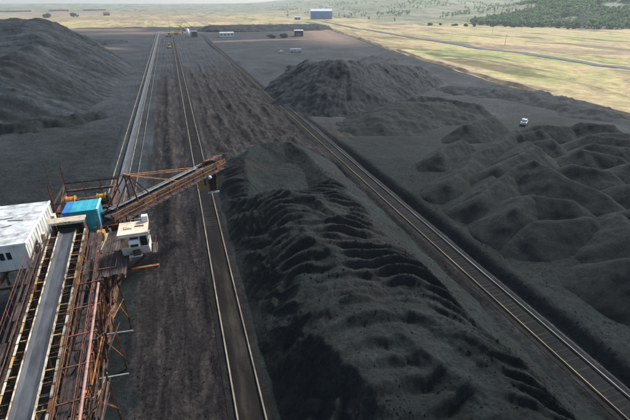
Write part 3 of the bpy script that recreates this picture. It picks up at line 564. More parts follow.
# ------------------------------------------------------------------ rail tracks
def rail_mesh(name, y0, y1, mat, seed):
    """rail with foot, web and head, gently uneven, along y"""
    prof = [(-.09, 0), (.09, 0), (.09, .02), (.03, .05), (.03, .12), (.06, .14), (.06, .18), (-.06, .18), (-.06, .14), (-.03, .12), (-.03, .05), (-.09, .02)]
    ys = np.concatenate([np.arange(y0, 140, 2.0), np.arange(140, y1 + 1, 10.0)]); n = len(prof)
    dx = pn(ys * 0.03, ys * 0, seed) * 0.05
    v = []; f = []
    for i, y in enumerate(ys):
        v += [(px + dx[i], y, pz) for px, pz in prof]
        if i: f += [((i - 1) * n + j, (i - 1) * n + (j + 1) % n, i * n + (j + 1) % n, i * n + j) for j in range(n)]
    me = bpy.data.meshes.new(name); me.from_pydata(v, [], f); me.materials.append(M[mat]); me.update(); return me
def track(cx, gauge, y0, y1, mats, label, seed, sleepers, plw=0.27, bed=0.9, infill='infill_brown', zlift=0.3):
    t = tag(empty('rail_track', (cx, 0, zlift)), label, 'rail track', 'rail tracks across the coal yard')
    b = MB()
    for y in np.arange(y0, y1, 20.0):
        for (xa, xb, zz) in ((-gauge / 2 - bed, -gauge / 2 - .05, .16), (gauge / 2 + .05, gauge / 2 + bed, .16)) if bed else ():
            b.hull([(xa - .3, y, -.3), (xb + .3, y, -.3), (xb + .3, y + 20, -.3), (xa - .3, y + 20, -.3)], [(xa, y, zz), (xb, y, zz), (xb, y + 20, zz), (xa, y + 20, zz)])
    if bed:
        b.build('track_bed', M['coal_bed'], t); b = MB()
        for y in np.arange(y0, y1, 20.0): b.box(-gauge / 2 + .15, gauge / 2 - .15, y, y + 19.99, -.2, .137)
        b.build('infill', M[infill], t)
    for s, mt in zip((-1, 1), mats):
        b = MB()
        for y in np.arange(y0, y1, 40.0): b.box(-plw / 2, plw / 2, y, y + 39.96, -0.1, 0.2)
        o = b.build('plinth', M['plinth'], t); o.location = (s * gauge / 2, 0, 0)
        r = link('rail', rail_mesh('rail', y0, y1, mt, seed + s), t); r.location = (s * gauge / 2, 0, 0.2)
    if sleepers:
        me = MB().box(-gauge / 2 + 0.25, gauge / 2 - 0.25, -0.12, 0.12, -0.12, 0.02).mesh('sleeper', M['sleeper'])
        ya, yb, stp, mx = sleepers; y = ya; k = 0
        rest = MB()
        while y < yb:
            if k < mx:
                o = link('sleeper', me, t); o.location = (random.uniform(-.04, .04), y, 0.14 + random.uniform(-.02, .02)); o.rotation_euler = (0, 0, random.uniform(-.02, .02))
            else: rest.box(-gauge / 2 + 0.25, gauge / 2 - 0.25, y - .14, y + .14, 0.0, 0.18)
            y += stp; k += 1
        if rest.v: tag(rest.build('sleepers', M['sleeper'], t), kind='stuff')
    return t
track(TRK[0], 2.75, 5, 640, ('rail_tan', 'rail_tan'), 'pale twin rails left of the ridged near coal pile, passing under the boom', 601, (70, 190, 0.9, 300))
track(TRK[1], 2.60, 5, 620, ('rail_yellow', 'rail_grey'), 'rail track right of the near coal pile with one yellowish and one grey rail', 611, (12, 230, 0.75, 290), infill='infill_grey', zlift=0.4)
track(-15.0, 5.6, -10, 700, ('rail_tan', 'rail_grey'), 'widely spaced rails on which the rusty stacker stands', 621, None, bed=0, zlift=0.0)

# yard conveyor between the wide rails
yc = tag(empty('yard_conveyor', (-15.0, 0, 0.1)), 'long low belt conveyor between the wide rails behind the stacker', 'conveyor')
MB().prism([(-.85, .95), (-.45, .80), (.45, .80), (.85, .95), (.85, .98), (.45, .83), (-.45, .83), (-.85, .98)], -8, 690).build('belt', M['belt_dark'], yc)
for s in (-1, 1): MB().box(s * 0.98 - .06, s * 0.98 + .06, -8, 690, .62, .86).build('stringer', M['rail_tan'] if s > 0 else M['grey_steel'], yc)
fm = MB().box(-1.0, 1.0, -.05, .05, .5, .61).box(-.99, -.89, -.045, .045, -.1, .5).box(.89, .99, -.045, .045, -.1, .5).mesh('idler_frame', M['rust'])
for k in range(75):
    o = link('idler_frame', fm, yc); o.location = (0, 66 + k * 2.4, 0)

heap([((-19, 8, .7), (-17.5, 66, .8)), ((-13, 6, .6), (-11.5, 64, .6)), ((-23, 30, .5), (-22, 62, .6))], 0.22, 'coal', 'black coal spillage under the stacker and its trestle', 561, None, .6, .4, .22, 0.0, -.1, 'coal spill', 'coal_spill', 1.5)
# ------------------------------------------------------------------ inclined tripper conveyor (lower left)
tr = tag(empty('tripper_conveyor', (-15.0, 30.0, 0.2)), 'rusty inclined belt conveyor on a trestle with handrails rising to the stacker', 'conveyor')
ox, oy, oz = -15.0, 30.0, 0.2
def T(x, y, z): return (x - ox, y - oy, z - oz)
def zb(y): return 9.2 + (y - 27.7) * 0.172
YA, YB = 4.0, 51.3
def tb(name, a, b, w, h, mat, profile='box', parent=None): return bar(name, T(*a), T(*b), w, h, mat, parent or tr, profile)
# belt: troughed strip
v = []; f = []
prof = [(-.80, .14), (-.45, 0), (.45, 0), (.80, .14), (.80, .10), (.45, -.05), (-.45, -.05), (-.80, .10)]
ys = np.arange(YA, YB + .01, 0.5)
for i, y in enumerate(ys):
    v += [T(-15 + px, y, zb(y) + pz + random.uniform(-.01, .01)) for px, pz in prof]
    if i: f += [((i - 1) * 8 + j, (i - 1) * 8 + (j + 1) % 8, i * 8 + (j + 1) % 8, i * 8 + j) for j in range(8)]
me = bpy.data.meshes.new('belt'); me.from_pydata(v, [], f); me.materials.append(M['belt']); me.update(); link('belt', me, tr)
def along(name, x, dz, w, h, mat, y0=YA, y1=YB, profile='box', parent=None):
    return tb(name, (x, y0, zb(y0) + dz), (x, y1, zb(y1) + dz), w, h, mat, profile, parent)
along('stringer', -15.92, .05, .10, .28, 'cream_worn'); along('stringer', -14.08, .05, .10, .28, 'cream_worn')
# idler brackets and edge cover plates
y = YA + .4; k = 0
while y < YB:
    tb('idler_bracket', (-16.75, y, zb(y) - .16), (-13.25, y, zb(y) - .16), .10, .12, ('rust', 'yellow_worn', 'dark_steel')[k % 3])
    for sx in (-1, 1): tb('idler_roller', (-15 + sx * .55, y + .12, zb(y) - .12), (-15 + sx * 1.0, y + .12, zb(y) + .04), .16, .16, 'dark_steel', 'pipe')
    y += 1.25; k += 1
y = YA; k = 0
while y < YB - 1:
    for x, mt in ((-16.85, 'cream_worn'), (-13.12, 'cream_worn')):
        L = 1.15
        tb('cover_plate', (x + random.uniform(-.03, .03), y, zb(y) + .02), (x + random.uniform(-.03, .03), y + L, zb(y + L) + .02), .17, .09, mt if random.random() < .6 else random.choice(('yellow_worn', 'rust_orange')))
    y += 1.25; k += 1
# side trusses
for x in (-17.1, -12.95):
    along('chord', x, -.30, .22, .30, 'rust', profile='beam'); along('chord', x, -2.2, .24, .30, 'rust', profile='beam')
    y = YA; k = 0
    while y < YB - 1:
        tb('post', (x, y, zb(y) - 2.05), (x, y, zb(y) - .45), .14, .14, 'rust')
        y2 = min(y + 2.5, YB); a, b = (-2.05, -.45) if k % 2 else (-.45, -2.05)
        tb('diagonal', (x, y + .1, zb(y) + a), (x, y2 - .1, zb(y2) + b), .11, .11, 'rust_orange' if k % 3 == 0 else 'rust', 'angle')
        y += 2.5; k += 1
y = YA
while y < YB:
    tb('cross_beam', (-19.0, y, zb(y) - 2.42), (-10.9, y, zb(y) - 2.42), .16, .18, 'dark_steel', 'beam')
    tb('cross_beam', (-17.0, y, zb(y) - .55), (-13.05, y, zb(y) - .55), .12, .14, 'rust')
    y += 2.5
# walkways of planks with handrails on both sides
for x0, x1, dz, mt in ((-18.6, -17.3, -.75, 'plank'), (-12.75, -11.3, -.75, 'plank')):
    along('walkway_joist', x0 + .08, dz - .12, .12, .2, 'rust', profile='beam'); along('walkway_joist', x1 - .08, dz - .12, .12, .2, 'rust', profile='beam')
    nb = 5; w = (x1 - x0) / nb; y = YA; 
    while y < YB - 2:
        for j in range(nb):
            if random.random() < .45: continue
            xx = x0 + (j + .5) * w; L = 2.42; jz = random.uniform(-.015, .015)
            tb('plank', (xx, y, zb(y) + dz + jz), (xx, y + L, zb(y + L) + dz + jz + random.uniform(-.02, .02)), w * .82, .05, mt)
        y += 2.5
def handrail(x, dz, mat, y0=YA, y1=YB, sp=1.6, hgt=1.1, par=None):
    h = link('handrail', None, tr)
    along('top_rail', x, dz + hgt, .07, .07, mat, y0, y1, 'pipe', h); along('mid_rail', x, dz + hgt * .55, .05, .05, mat, y0, y1, 'pipe', h)
    y = y0 + .3
    while y < y1: tb('post', (x + random.uniform(-.04, .04), y, zb(y) + dz), (x, y, zb(y) + dz + hgt), .07, .07, mat, 'angle', h); y += sp
handrail(-18.65, -.75, 'rust_red'); handrail(-17.28, -.75, 'rust', sp=2.5); handrail(-12.78, -.75, 'rust_orange', sp=2.5); handrail(-11.25, -.75, 'rust_red')
# outer carrier pipe and inclined legs on the right
along('carrier_pipe', -10.75, -.05, .26, .26, 'pink_steel', 6, 41.5, 'pipe')
y = 8.0
while y < 42:
    tb('bracket', (-12.9, y, zb(y) - .25), (-10.3, y, zb(y) - .10), .13, .13, 'rust_red'); tb('bracket', (-12.0, y, zb(y) - 1.5), (-10.7, y + 1.2, zb(y + 1.2) - .1), .10, .10, 'rust'); y += 3.4
for y in (9, 15.5, 22, 28.5, 35, 41.5):
    for s, x in ((1, -17.8), (-1, -12.2)):
        xt = -17.1 if x < -15 else -11.2
        tb('leg', (x, y, .55), (xt, y, zb(y) - 2.4), .26, .26, 'rust_orange' if (y * 2) % 13 < 6 else 'rust', 'beam')
        tb('leg_brace', (x, y + .2, .9), (xt, min(y + 6.3, 44), zb(y + 6.3) - 2.5), .15, .15, 'rust_orange', 'angle')
        tb('leg_brace', (xt, y + .2, zb(y) - 2.6), (x, min(y + 6.3, 44), .9), .13, .13, 'rust', 'angle')
    for q in (.3, .62): tb('tie_beam', (-17.6, y + .15, .55 + q * (zb(y) - 3)), (-11.8, y + .15, .55 + q * (zb(y) - 3)), .14, .14, 'rust', 'angle')
    tb('leg_brace', (-17.5, y + .3, .8), (-12.0, y + .3, zb(y) - 2.9), .12, .12, 'dark_steel', 'angle')
    b = tb('bogie', (-17.8, y - 1.1, .55), (-17.8, y + 1.1, .55), .35, .4, 'dark_steel'); b = tb('bogie', (-12.2, y - 1.1, .55), (-12.2, y + 1.1, .55), .35, .4, 'dark_steel')
# outriggers with cable trays low on the right, V struts between
for y, L in ((23, 3.6), (30.5, 3.4), (37.5, 3.0), (44.5, 3.0)):
    tb('outrigger', (-12.2, y, 2.2), (-12.2 + L, y, 2.0), .16, .16, 'grey_steel', 'beam')
    tb('outrigger_strut', (-11.2, y, zb(y) - 2.5), (-9.9, y + 2.6, 2.2), .17, .17, 'rust_orange', 'angle'); tb('outrigger_strut', (-10.9, y + 5, zb(y + 5) - 2.5), (-9.9, y + 2.7, 2.2), .17, .17, 'rust_orange', 'angle')
    tb('outrigger_strut', (-9.9, y + 2.65, 2.2), (-9.9, y + 2.65, .1), .2, .2, 'rust', 'beam')
for x, z, mt in ((-11.6, 4.6, 'rust'), (-12.0, 6.2, 'rust_red'), (-18.2, 6.0, 'rust'), (-18.9, 8.2, 'rust_red'), (-19.4, 7.0, 'rust')):
    tb('cable_pipe', (x, 5, z - 1.5), (x + .2, 46, z + .8), .14, .14, mt, 'pipe')
for y in (12, 20, 28, 36, 44): tb('cable_pipe_strut', (-19.3, y, zb(y) - 4.2), (-17.2, y, zb(y) - 2.3), .12, .12, 'rust', 'angle')

_c = random.Random(3)
for k in range(130):
    x = _c.choice((-12.4, -11.9, -11.4, -10.9, -10.4, -10.0, -18.4, -18.9, -17.6)); y = _c.uniform(10, 44); L = _c.uniform(2.0, 6.5); dz = _c.uniform(-4.2, -1.0)
    tb('service_pipe', (x, y, zb(y) + dz), (x + _c.uniform(-.5, .5), min(y + L, 49), zb(y) + dz + _c.uniform(-1.6, 1.4)), .10, .10, _c.choice(('rust', 'rust_orange', 'rust_orange', 'rust_red', 'rust', 'rust_orange', 'dark_steel', 'grey_steel')), _c.choice(('angle', 'pipe')))
for k in range(34):
    x = _c.choice((-12.0, -11.3, -10.6, -10.1)); y = 9 + k * 1.05; tb('hanger_rod', (x, y, zb(y) - _c.uniform(3.0, 6.5)), (x + _c.uniform(-.3, .3), y + _c.uniform(-.4, .6), zb(y) - .8), .09, .09, _c.choice(('rust', 'rust_orange', 'dark_steel')), 'angle')
# ------------------------------------------------------------------ stacker
st = tag(empty('stacker', (-14.0, 54.0, 0.2)), 'rusty coal stacker with slewing boom, teal machinery house and cream operator cab', 'stacker')
sx_, sy_, sz_ = -14.0, 54.0, 0.2
def S(x, y, z): return (x - sx_, y - sy_, z - sz_)
def sb(name, a, b, w, h, mat, profile='box', parent=None):
    if parent is not None and parent is not st:
        l = parent.location; return bar(name, tuple(Vector(S(*a)) - l), tuple(Vector(S(*b)) - l), w, h, mat, parent, profile)
    return bar(name, S(*a), S(*b), w, h, mat, st, profile)
def sbox(name, x0, x1, y0, y1, z0, z1, mat, parent=None):
    off = parent.location if parent is not None and parent is not st else Vector((0, 0, 0))
    a = Vector(S(x0, y0, z0)) - off; b = Vector(S(x1, y1, z1)) - off
    return MB().box(a.x, b.x, a.y, b.y, a.z, b.z).build(name, M[mat], parent or st)
# travelling portal: legs, sills, bogies
for x in (-17.8, -12.2):
    sb('sill_beam', (x, 44, 1.5), (x, 68, 1.5), .5, .7, 'rust', 'beam')
    for y in (45.5, 51, 58, 66.5):
        sb('leg', (x, y, 1.8), (x, y, 10.3), .42, .42, 'rust', 'beam')
        sb('bogie', (x, y - 1.3, .75), (x, y + 1.3, .75), .45, .55, 'dark_steel')
        for d in (-.8, .8): 
            w = MB().cyl((-.12, 0, 0), (.12, 0, 0), .33, n=14).build('wheel', M['dark_steel'], st); w.location = S(x, y + d, .52)
    for y0, y1 in ((45.5, 51), (51, 58), (58, 66.5)):
        sb('brace', (x, y0, 2), (x, y1, 10), .18, .18, 'rust_orange', 'angle'); sb('brace', (x, y0, 10), (x, y1, 2), .16, .16, 'rust', 'angle')
for y in (45.5, 51, 58, 66.5):
    for z in (4.5, 10.1): sb('portal_beam', (-17.8, y + .25, z), (-12.2, y + .25, z), .3, .4, 'rust', 'beam')
    sb('brace', (-17.6, y - .2, 2), (-12.4, y - .2, 10), .15, .15, 'rust', 'angle')
# platform of the equipment house and main deck of planks
for x in (-24.0, -21.5, -18.8, -15.5, -12.5, -10.2, -8.6): sb('deck_girder', (x, 45 if x < -18 else 43.8, 10.35), (x, 61.5 if x < -18 else 68.5, 10.35), .25, .4, 'rust', 'beam')
for y in (46, 50, 54, 58, 62, 66): sb('deck_girder', (-24.3 if y < 62 else -19, y, 9.95), (-8.2 if y < 62 else -11, y, 9.95), .25, .36, 'dark_steel', 'beam')
for j in range(16):
    for (y0, y1) in ((44, 49.3), (49.5, 55)):
        if random.random() < .06: continue
        x = -12.9 + .29 * j; sb('deck_plank', (x, y0 + random.uniform(-.2, .2), 10.6 + random.uniform(-.02, .02)), (x, y1 + random.uniform(-.15, .15), 10.6 + random.uniform(-.02, .02)), .24, .06, 'plank')
for j in range(22):
    x = -18.4 + .36 * j; sb('deck_plank', (x, 58.6, 10.6 + random.uniform(-.02, .02)), (x, 68.3 + random.uniform(-.2, .2), 10.6), .31, .06, 'plank' if j % 3 else 'rust')
for j in range(9):
    y = 46.3 + 1.7 * j; sb('deck_plank', (-18.5, y, 10.62), (-17.2, y, 10.62), 1.5, .06, 'plank')
# head hood over the end of the tripper belt
hd = sbox('head_hood', -16.75, -16.55, 51.9, 53.0, 12.2, 14.2, 'rust')
def hb(*a): return sbox(*a)
hood = hd
sbox('hood_side', -13.45, -13.25, 51.9, 53.0, 12.2, 14.2, 'rust'); sbox('hood_back', -16.5, -13.5, 52.9, 53.0, 11.5, 14.2, 'black')
sbox('hood_top', -16.95, -13.05, 51.75, 53.1, 14.2, 14.38, 'cream_paint'); sbox('hood_lip', -16.9, -13.1, 51.66, 51.749, 14.05, 14.36, 'cream_worn')
w = MB().cyl((-1.1, 0, 0), (1.1, 0, 0), .5, n=18).build('head_pulley', M['black'], st); w.location = S(-15, 52.2, zb(52) - .55)
sbox('chute', -16.2, -13.8, 52.8, 55.5, 8.4, 12.2, 'rust')
# teal machinery house
bh = link('machinery_house', MB().box(-2.0, 2.0, -1.7, 1.7, 0, 3.1).mesh('machinery_house', M['teal_sheet']), st); bh.location = S(-14.25, 57.2, 10.7)
MB().box(-2.06, -1.15, -1.78, 1.78, 3.1, 3.22).build('roof_sheet', M['blue_sheet'], bh)
for k in range(5): MB().box(-1.14 + k * .61, -.55 + k * .61, -1.78, 1.78, 3.1, 3.20 + .012 * (k % 2)).build('roof_sheet', M['teal_sheet'], bh)
MB().box(1.92, 2.16, -1.82, 1.82, 3.08, 3.30).build('gable_trim', M['pale_blue'], bh); MB().box(2.0, 2.12, -1.80, -1.66, 0, 3.075).build('corner_trim', M['pale_blue'], bh)
MB().box(-2.0, -1.3, -1.76, -1.701, 0, 3.05).build('wall_sheet', M['blue_sheet'], bh)
for k in range(6): MB().box(-1.28 + k * .55, -.76 + k * .55, -1.745, -1.701, 0, 3.05).build('wall_sheet', M['teal_sheet'], bh)
MB().box(2.001, 2.04, -.6, .4, .1, 2.1).build('door', M['blue_sheet'], bh)
# drive gear and winches behind it
def winch(x, y, mat, r=.6):
    w = link('winch', MB().box(-.9, .9, -.6, .6, 0, .25).mesh('winch', M['rust']), st); w.location = S(x, y, 10.63)
    MB().cyl((-.6, 0, .25 + r), (.45, 0, .25 + r), r, n=18).build('drum', M[mat], w); MB().box(.5, .95, -.4, .4, .25, 1.3).build('gearbox', M['dark_steel'], w)
    for s in (-.66, .46): MB().cyl((s, 0, .25 + r), (s + .08, 0, .25 + r), r + .14, n=18).build('flange', M['ochre_paint'], w)
winch(-17.2, 64.6, 'orange_paint', .75); winch(-13.2, 65.2, 'ochre_paint', .6); winch(-16.0, 62.6, 'ochre_paint', .5)
for y in (60.3, 68.2):
    sb('frame_beam', (-18.5, y, 11.9), (-11.2, y, 11.9), .25, .32, 'rust', 'beam'); sb('frame_beam', (-18.5, y + .02, 13.2), (-11.2, y + .02, 13.2), .16, .2, 'rust', 'angle')
    for x in (-18.5, -16, -13.6, -11.2): sb('frame_post', (x, y, 10.6), (x, y, 13.4 if x > -18 else 16.2), .16, .16, 'rust_red' if x < -15 else 'rust', 'angle')
for x in (-18.5, -11.2):
    sb('frame_beam', (x, 60.5, 13.1), (x, 68.0, 13.1), .16, .2, 'rust', 'angle'); sb('frame_beam', (x + .03, 60.5, 11.8), (x + .03, 68.0, 11.8), .16, .2, 'rust_red', 'angle')
    sb('brace', (x, 60.6, 10.8), (x, 68, 13), .1, .1, 'rust', 'angle')
sb('signal_mast', (-18.6, 62.0, 10.6), (-18.6, 62.0, 18.6), .09, .09, 'rust', 'pipe')
sb('signal_mast', (-18.2, 60.1, 10.6), (-18.2, 60.1, 15.5), .09, .09, 'rust_red', 'pipe')
for k in range(26):                                    # pipe runs and brackets across the deck
    x = random.uniform(-12.8, -8.8); y = random.uniform(51, 60); L = random.uniform(.8, 2.4); a = random.choice((0, 1, 2))
    b_ = (x + (L if a == 0 else .1), y + (L if a == 1 else .1), 10.7 + (L if a == 2 else .35))
    sb('pipe_run', (x, y, 10.7 + random.uniform(0, .6)), b_, .13, .13, random.choice(('rust', 'rust_orange', 'dark_steel', 'cream_worn', 'rust_red')), random.choice(('angle', 'pipe')))
# drum, yellow box and pale hoses beside the belt head
d = MB().cyl((0, 0, 0), (0, 0, .95), .34, n=18).build('lubricant_drum', M['pale_blue'], st); d.location = S(-12.3, 50.7, 10.65)
MB().cyl((0, 0, .95), (0, 0, .99), .26, n=18).build('lid', M['white_paint'], d)
sbox('gear_housing', -12.3, -11.4, 52.3, 53.4, 10.65, 11.9, 'ochre_paint'); sb('hose', (-11.7, 50.0, 10.8), (-10.9, 52.0, 11.9), .16, .16, 'cream_paint', 'pipe'); sb('hose', (-12.0, 49.5, 10.8), (-11.5, 51.0, 11.4), .14, .14, 'cream_worn', 'pipe')
sbox('red_hopper_guard', -18.0, -17.3, 48.0, 49.6, 10.7, 11.9, 'rust_red')
# slewing tower and mast
sb('slewing_tower', (-10.6, 57.2, 4.5), (-10.6, 57.2, 11.6), 1.7, 1.7, 'dark_steel', 'pipe'); sb('slewing_ring', (-10.6, 57.2, 11.0), (-10.6, 57.2, 11.5), 2.6, 2.6, 'rust', 'pipe')
BA = Vector((-11.4, 56.4, 12.0)); BB = Vector((4.9, 73.6, 12.2)); bd = (BB - BA).normalized(); bn = bd.cross(Vector((0, 0, 1))).normalized(); bu = Vector((0, 0, 1))
def bp(t, s, z): p = BA + (BB - BA) * t + bn * s + bu * z; return (p.x, p.y, p.z)
bo = link('boom', None, st); bo.location = S(*BA)
def bb(name, a, b, w, h, mat, profile='box'): return sb(name, bp(*a), bp(*b), w, h, mat, profile, bo)
bb('chord', (0, -1.0, .55), (.86, -1.0, .55), .22, .26, 'grey_steel', 'beam'); bb('chord', (0, 1.0, .55), (1, 1.0, .55), .18, .22, 'rust_orange', 'beam')
bb('chord', (0, -1.0, -.75), (1, -1.0, -.75), .2, .26, 'rust', 'beam'); bb('chord', (0, 1.0, -.75), (1, 1.0, -.75), .2, .26, 'rust', 'beam')
bb('chord', (.86, -1.0, .55), (1, -1.0, .55), .22, .26, 'rust_red', 'beam')
bb('belt', (0, 0, .1), (.99, 0, .1), 1.3, .08, 'belt_dark')
for k in range(9):
    for s_, m_ in ((-1.12, 'dark_steel'), (1.12, 'rust')): bb('side_panel', (k / 9 + .006, s_, -.15), ((k + 1) / 9 - .006, s_, -.15), .05, 1.05, m_)
bb('cover_sheet', (.05, -.55, .62), (.80, -.55, .62), .5, .05, 'grey_steel')
N = 14
for k in range(N + 1):
    t = k / N
    for s in (-1, 1):
        bb('post', (t, s, -.7), (t, s, .5), .12, .12, 'rust', 'angle')
        if k < N: bb('diagonal', (t, s, .5 if k % 2 else -.7), ((k + 1) / N, s, -.7 if k % 2 else .5), .11, .11, 'rust_orange' if s > 0 and k % 3 == 0 else 'rust', 'angle')
    bb('cross_beam', (t, -1, -.8), (t, 1.9, -.8), .12, .14, 'rust', 'angle'); bb('idler', (t, -.7, .02), (t, .7, .02), .16, .16, 'dark_steel', 'pipe')
    bb('walkway_post', (t, 1.9, -.75), (t, 1.9, .35), .07, .07, 'rust_orange', 'angle')
for k in range(16):
    t = (k + .5) / 16
    bb('walkway_plank', (t - .028, 1.45, -.7), (t + .028, 1.45, -.7), .8, .05, 'plank')
bb('walkway_rail', (0, 1.9, .35), (1, 1.9, .35), .07, .07, 'rust_orange', 'pipe'); bb('walkway_rail', (0, 1.9, -.15), (1, 1.9, -.15), .05, .05, 'rust', 'pipe')
# boom head: pulley, guards and discharge chute
bb('head_pulley', (.985, -.8, .05), (.985, .8, .05), .7, .7, 'dark_steel', 'pipe')
for q in range(5): bb('head_guard', (.90 + .03 * q, -1.15, .75), (.92 + .03 * q, .2 + .2 * (q % 3), 1.15 - .1 * (q % 2)), .4, .10, ('rust', 'rust_orange', 'rust_red')[q % 3])
bb('head_guard', (.93, 1.15, -.3), (1.04, 1.15, .3), .12, .9, 'rust_orange'); bb('head_guard', (.98, -.2, 1.0), (1.06, -1.1, .6), .35, .1, 'rust')
ch = link('discharge_chute', MB().hull([(-.6, -.6, -4.2), (.6, -.6, -4.2), (.6, .6, -4.2), (-.6, .6, -4.2)], [(-1.0, -1.0, -.8), (1.0, -1.0, -.8), (1.0, 1.0, -.8), (-1.0, 1.0, -.8)]).mesh('discharge_chute', M['black']), st); ch.location = S(3.6, 72.0, 12.0)
MB().box(-1.0, 1.0, -.95, -.75, -4.5, -4.25).build('chute_lip', M['white_sheet'], ch)
for x in (-.8, .8): MB().bar((x, -1.1, -.8), (x * .8, -.85, -4.2), .14).build('hanger', M['rust_orange'], ch)
MB().box(-2.6, -1.5, -1.0, -.3, -3.4, -.9).build('drive_box', M['ochre_paint'], ch); MB().box(-1.45, -1.1, -.9, -.2, -2.9, -1.0).build('drive_motor', M['dark_steel'], ch)
def ball(name, r, loc, mat, parent):
    v = []; f = []; nu, nv = 14, 9
    for j in range(nv + 1):
        a = math.pi * j / nv
        for i in range(nu): q = 2 * math.pi * i / nu; v.append((r * math.sin(a) * math.cos(q), r * math.sin(a) * math.sin(q), r * math.cos(a)))
    for j in range(nv):
        for i in range(nu): f.append((j * nu + i, (j + 1) * nu + i, (j + 1) * nu + (i + 1) % nu, j * nu + (i + 1) % nu))
    me = bpy.data.meshes.new(name); me.from_pydata(v, [], f); me.materials.append(M[mat]); me.polygons.foreach_set('use_smooth', [True] * len(f)); me.update()
    o = link(name, me, parent); o.location = loc; return o
fl = ball('flood_lamp', .32, (0, 0, 0), 'white_paint', st); p_ = bp(.80, 2.05, -.75); fl.location = S(*p_)
# mast and stays
mt_ = Vector((-8.4, 59.6, 16.6))
for s in (-.8, .8):
    q = bp(.20, s, .5); top = mt_ + bn * s * .55
    sb('mast', q, tuple(top), .2, .2, 'rust_red', 'beam'); q2 = bp(.31, s, .5); sb('mast_strut', q2, tuple(top), .14, .14, 'rust', 'angle'); q3 = bp(.02, s, .4); sb('mast_strut', q3, tuple(top), .12, .12, 'rust', 'angle')
    e = bp(.80, s, .6); sb('stay', tuple(top), e, .11, .11, 'rust_orange', 'pipe'); e = bp(.55, s, .6); sb('stay', tuple(top), e, .10, .10, 'rust_orange', 'pipe')
    sb('stay', tuple(top), (-13.6 + s, 68.2, 13.4), .09, .09, 'rust', 'pipe')
sb('mast_cap', tuple(mt_ - bn * .7), tuple(mt_ + bn * .7), .34, .34, 'rust_orange', 'beam')
# cab bracket, cab
sb('cab_beam', (-12.3, 46.2, 9.6), (-5.0, 46.2, 9.6), .35, .35, 'rust_orange', 'beam'); sb('cab_beam', (-12.3, 50.5, 10.3), (-5.4, 50.5, 10.3), .3, .35, 'rust', 'beam')
sb('cab_strut', (-6.5, 48, 10.3), (-12.2, 48, 5.5), .25, .25, 'rust', 'beam')
cb = link('operator_cab', None, st); cb.location = S(-7.35, 48.6, 10.75)
hw, fy, by = 1.55, -1.45, 1.5
MB().hull([(-hw, -.85, 0), (hw, -.85, 0), (hw, by, 0), (-hw, by, 0)], [(-hw, fy, 1.15), (hw, fy, 1.15), (hw, by, 1.15), (-hw, by, 1.15)]).build('lower_body', M['white_side'], cb)
MB().box(-hw + .03, hw - .03, fy + .05, by - .03, 1.151, 3.0).build('cabin', M['cream_paint'], cb)
MB().box(-hw - .12, hw + .12, fy - .15, by + .12, 3.0, 3.18).build('roof', M['peach_paint'], cb)
MB().box(-hw - .06, hw + .06, fy - .12, fy - .04, 2.78, 2.999).build('visor', M['white_paint'], cb)
for x0, x1 in ((-1.40, -.62), (-.42, .50), (.68, 1.42)):
    wd = MB().box(x0, x1, fy + .01, fy + .049, 1.35, 2.62).build('window', M['glass_dark'] if x0 > -1 else M['yellow_worn'], cb)
    MB().box(x0 - .05, x1 + .05, fy - .02, fy + .009, 1.27, 1.35).build('sill', M['white_paint'], wd)
for y0, y1 in ((-1.25, -.2), (.05, 1.2)):
    wd = MB().box(hw - .029, hw + .015, y0, y1, 1.4, 2.6).build('window', M['glass_dark'], cb); MB().box(hw + .016, hw + .04, y0, y1, 1.96, 2.03).build('mullion', M['white_paint'], wd)
MB().box(-.55, .62, fy - .55, fy - .05, 1.55, 2.35).build('air_conditioner', M['white_paint'], cb)
MB().box(-.40, .46, fy - .57, fy - .551, 1.62, 1.98).build('air_grille', M['black'], cb)
MB().box(-.35, .45, fy - .28, -.9, .25, .85).build('lamp_bracket', M['dark_steel'], cb); MB().box(-.85, .6, -1.55, -1.2, .02, .16).build('step', M['white_paint'], cb)
MB().box(-1.0, -.1, -.3, .5, 3.181, 3.30).build('roof_hatch', M['peach_paint'], cb); MB().box(.15, 1.2, .1, .22, 3.181, 3.27).build('roof_rib', M['rust'], cb)
MB().box(.95, 1.65, 1.1, 1.75, 3.185, 3.95).build('roof_lamp', M['white_paint'], cb)
for x in (-1.3, 1.3): MB().bar((x, by - .1, 3.1), (x, by + .6, 2.0), .1).build('hanger', M['rust'], cb)
MB().box(hw + .2, hw + .75, -1.2, 1.3, -.02, .05).build('side_platform', M['plank'], cb)
for y in (-1.2, 0.05, 1.3): MB().box(hw + .68, hw + .74, y - .03, y + .03, .05, 1.1).build('platform_post', M['rust'], cb)
MB().box(hw + .68, hw + .74, -1.17, 1.27, 1.1, 1.16).build('platform_rail', M['rust'], cb)
for y in (44.0, 54.7):
    for x in (-13, -11.5, -10): sb('deck_rail_post', (x, y, 10.6), (x, y, 11.7), .07, .07, 'rust', 'angle')
    sb('deck_rail', (-13, y, 11.7), (-9.4, y, 11.7), .07, .07, 'rust_orange', 'pipe')
sb('deck_rail', (-9.3, 44, 11.7), (-9.3, 47.2, 11.7), .07, .07, 'rust', 'pipe')

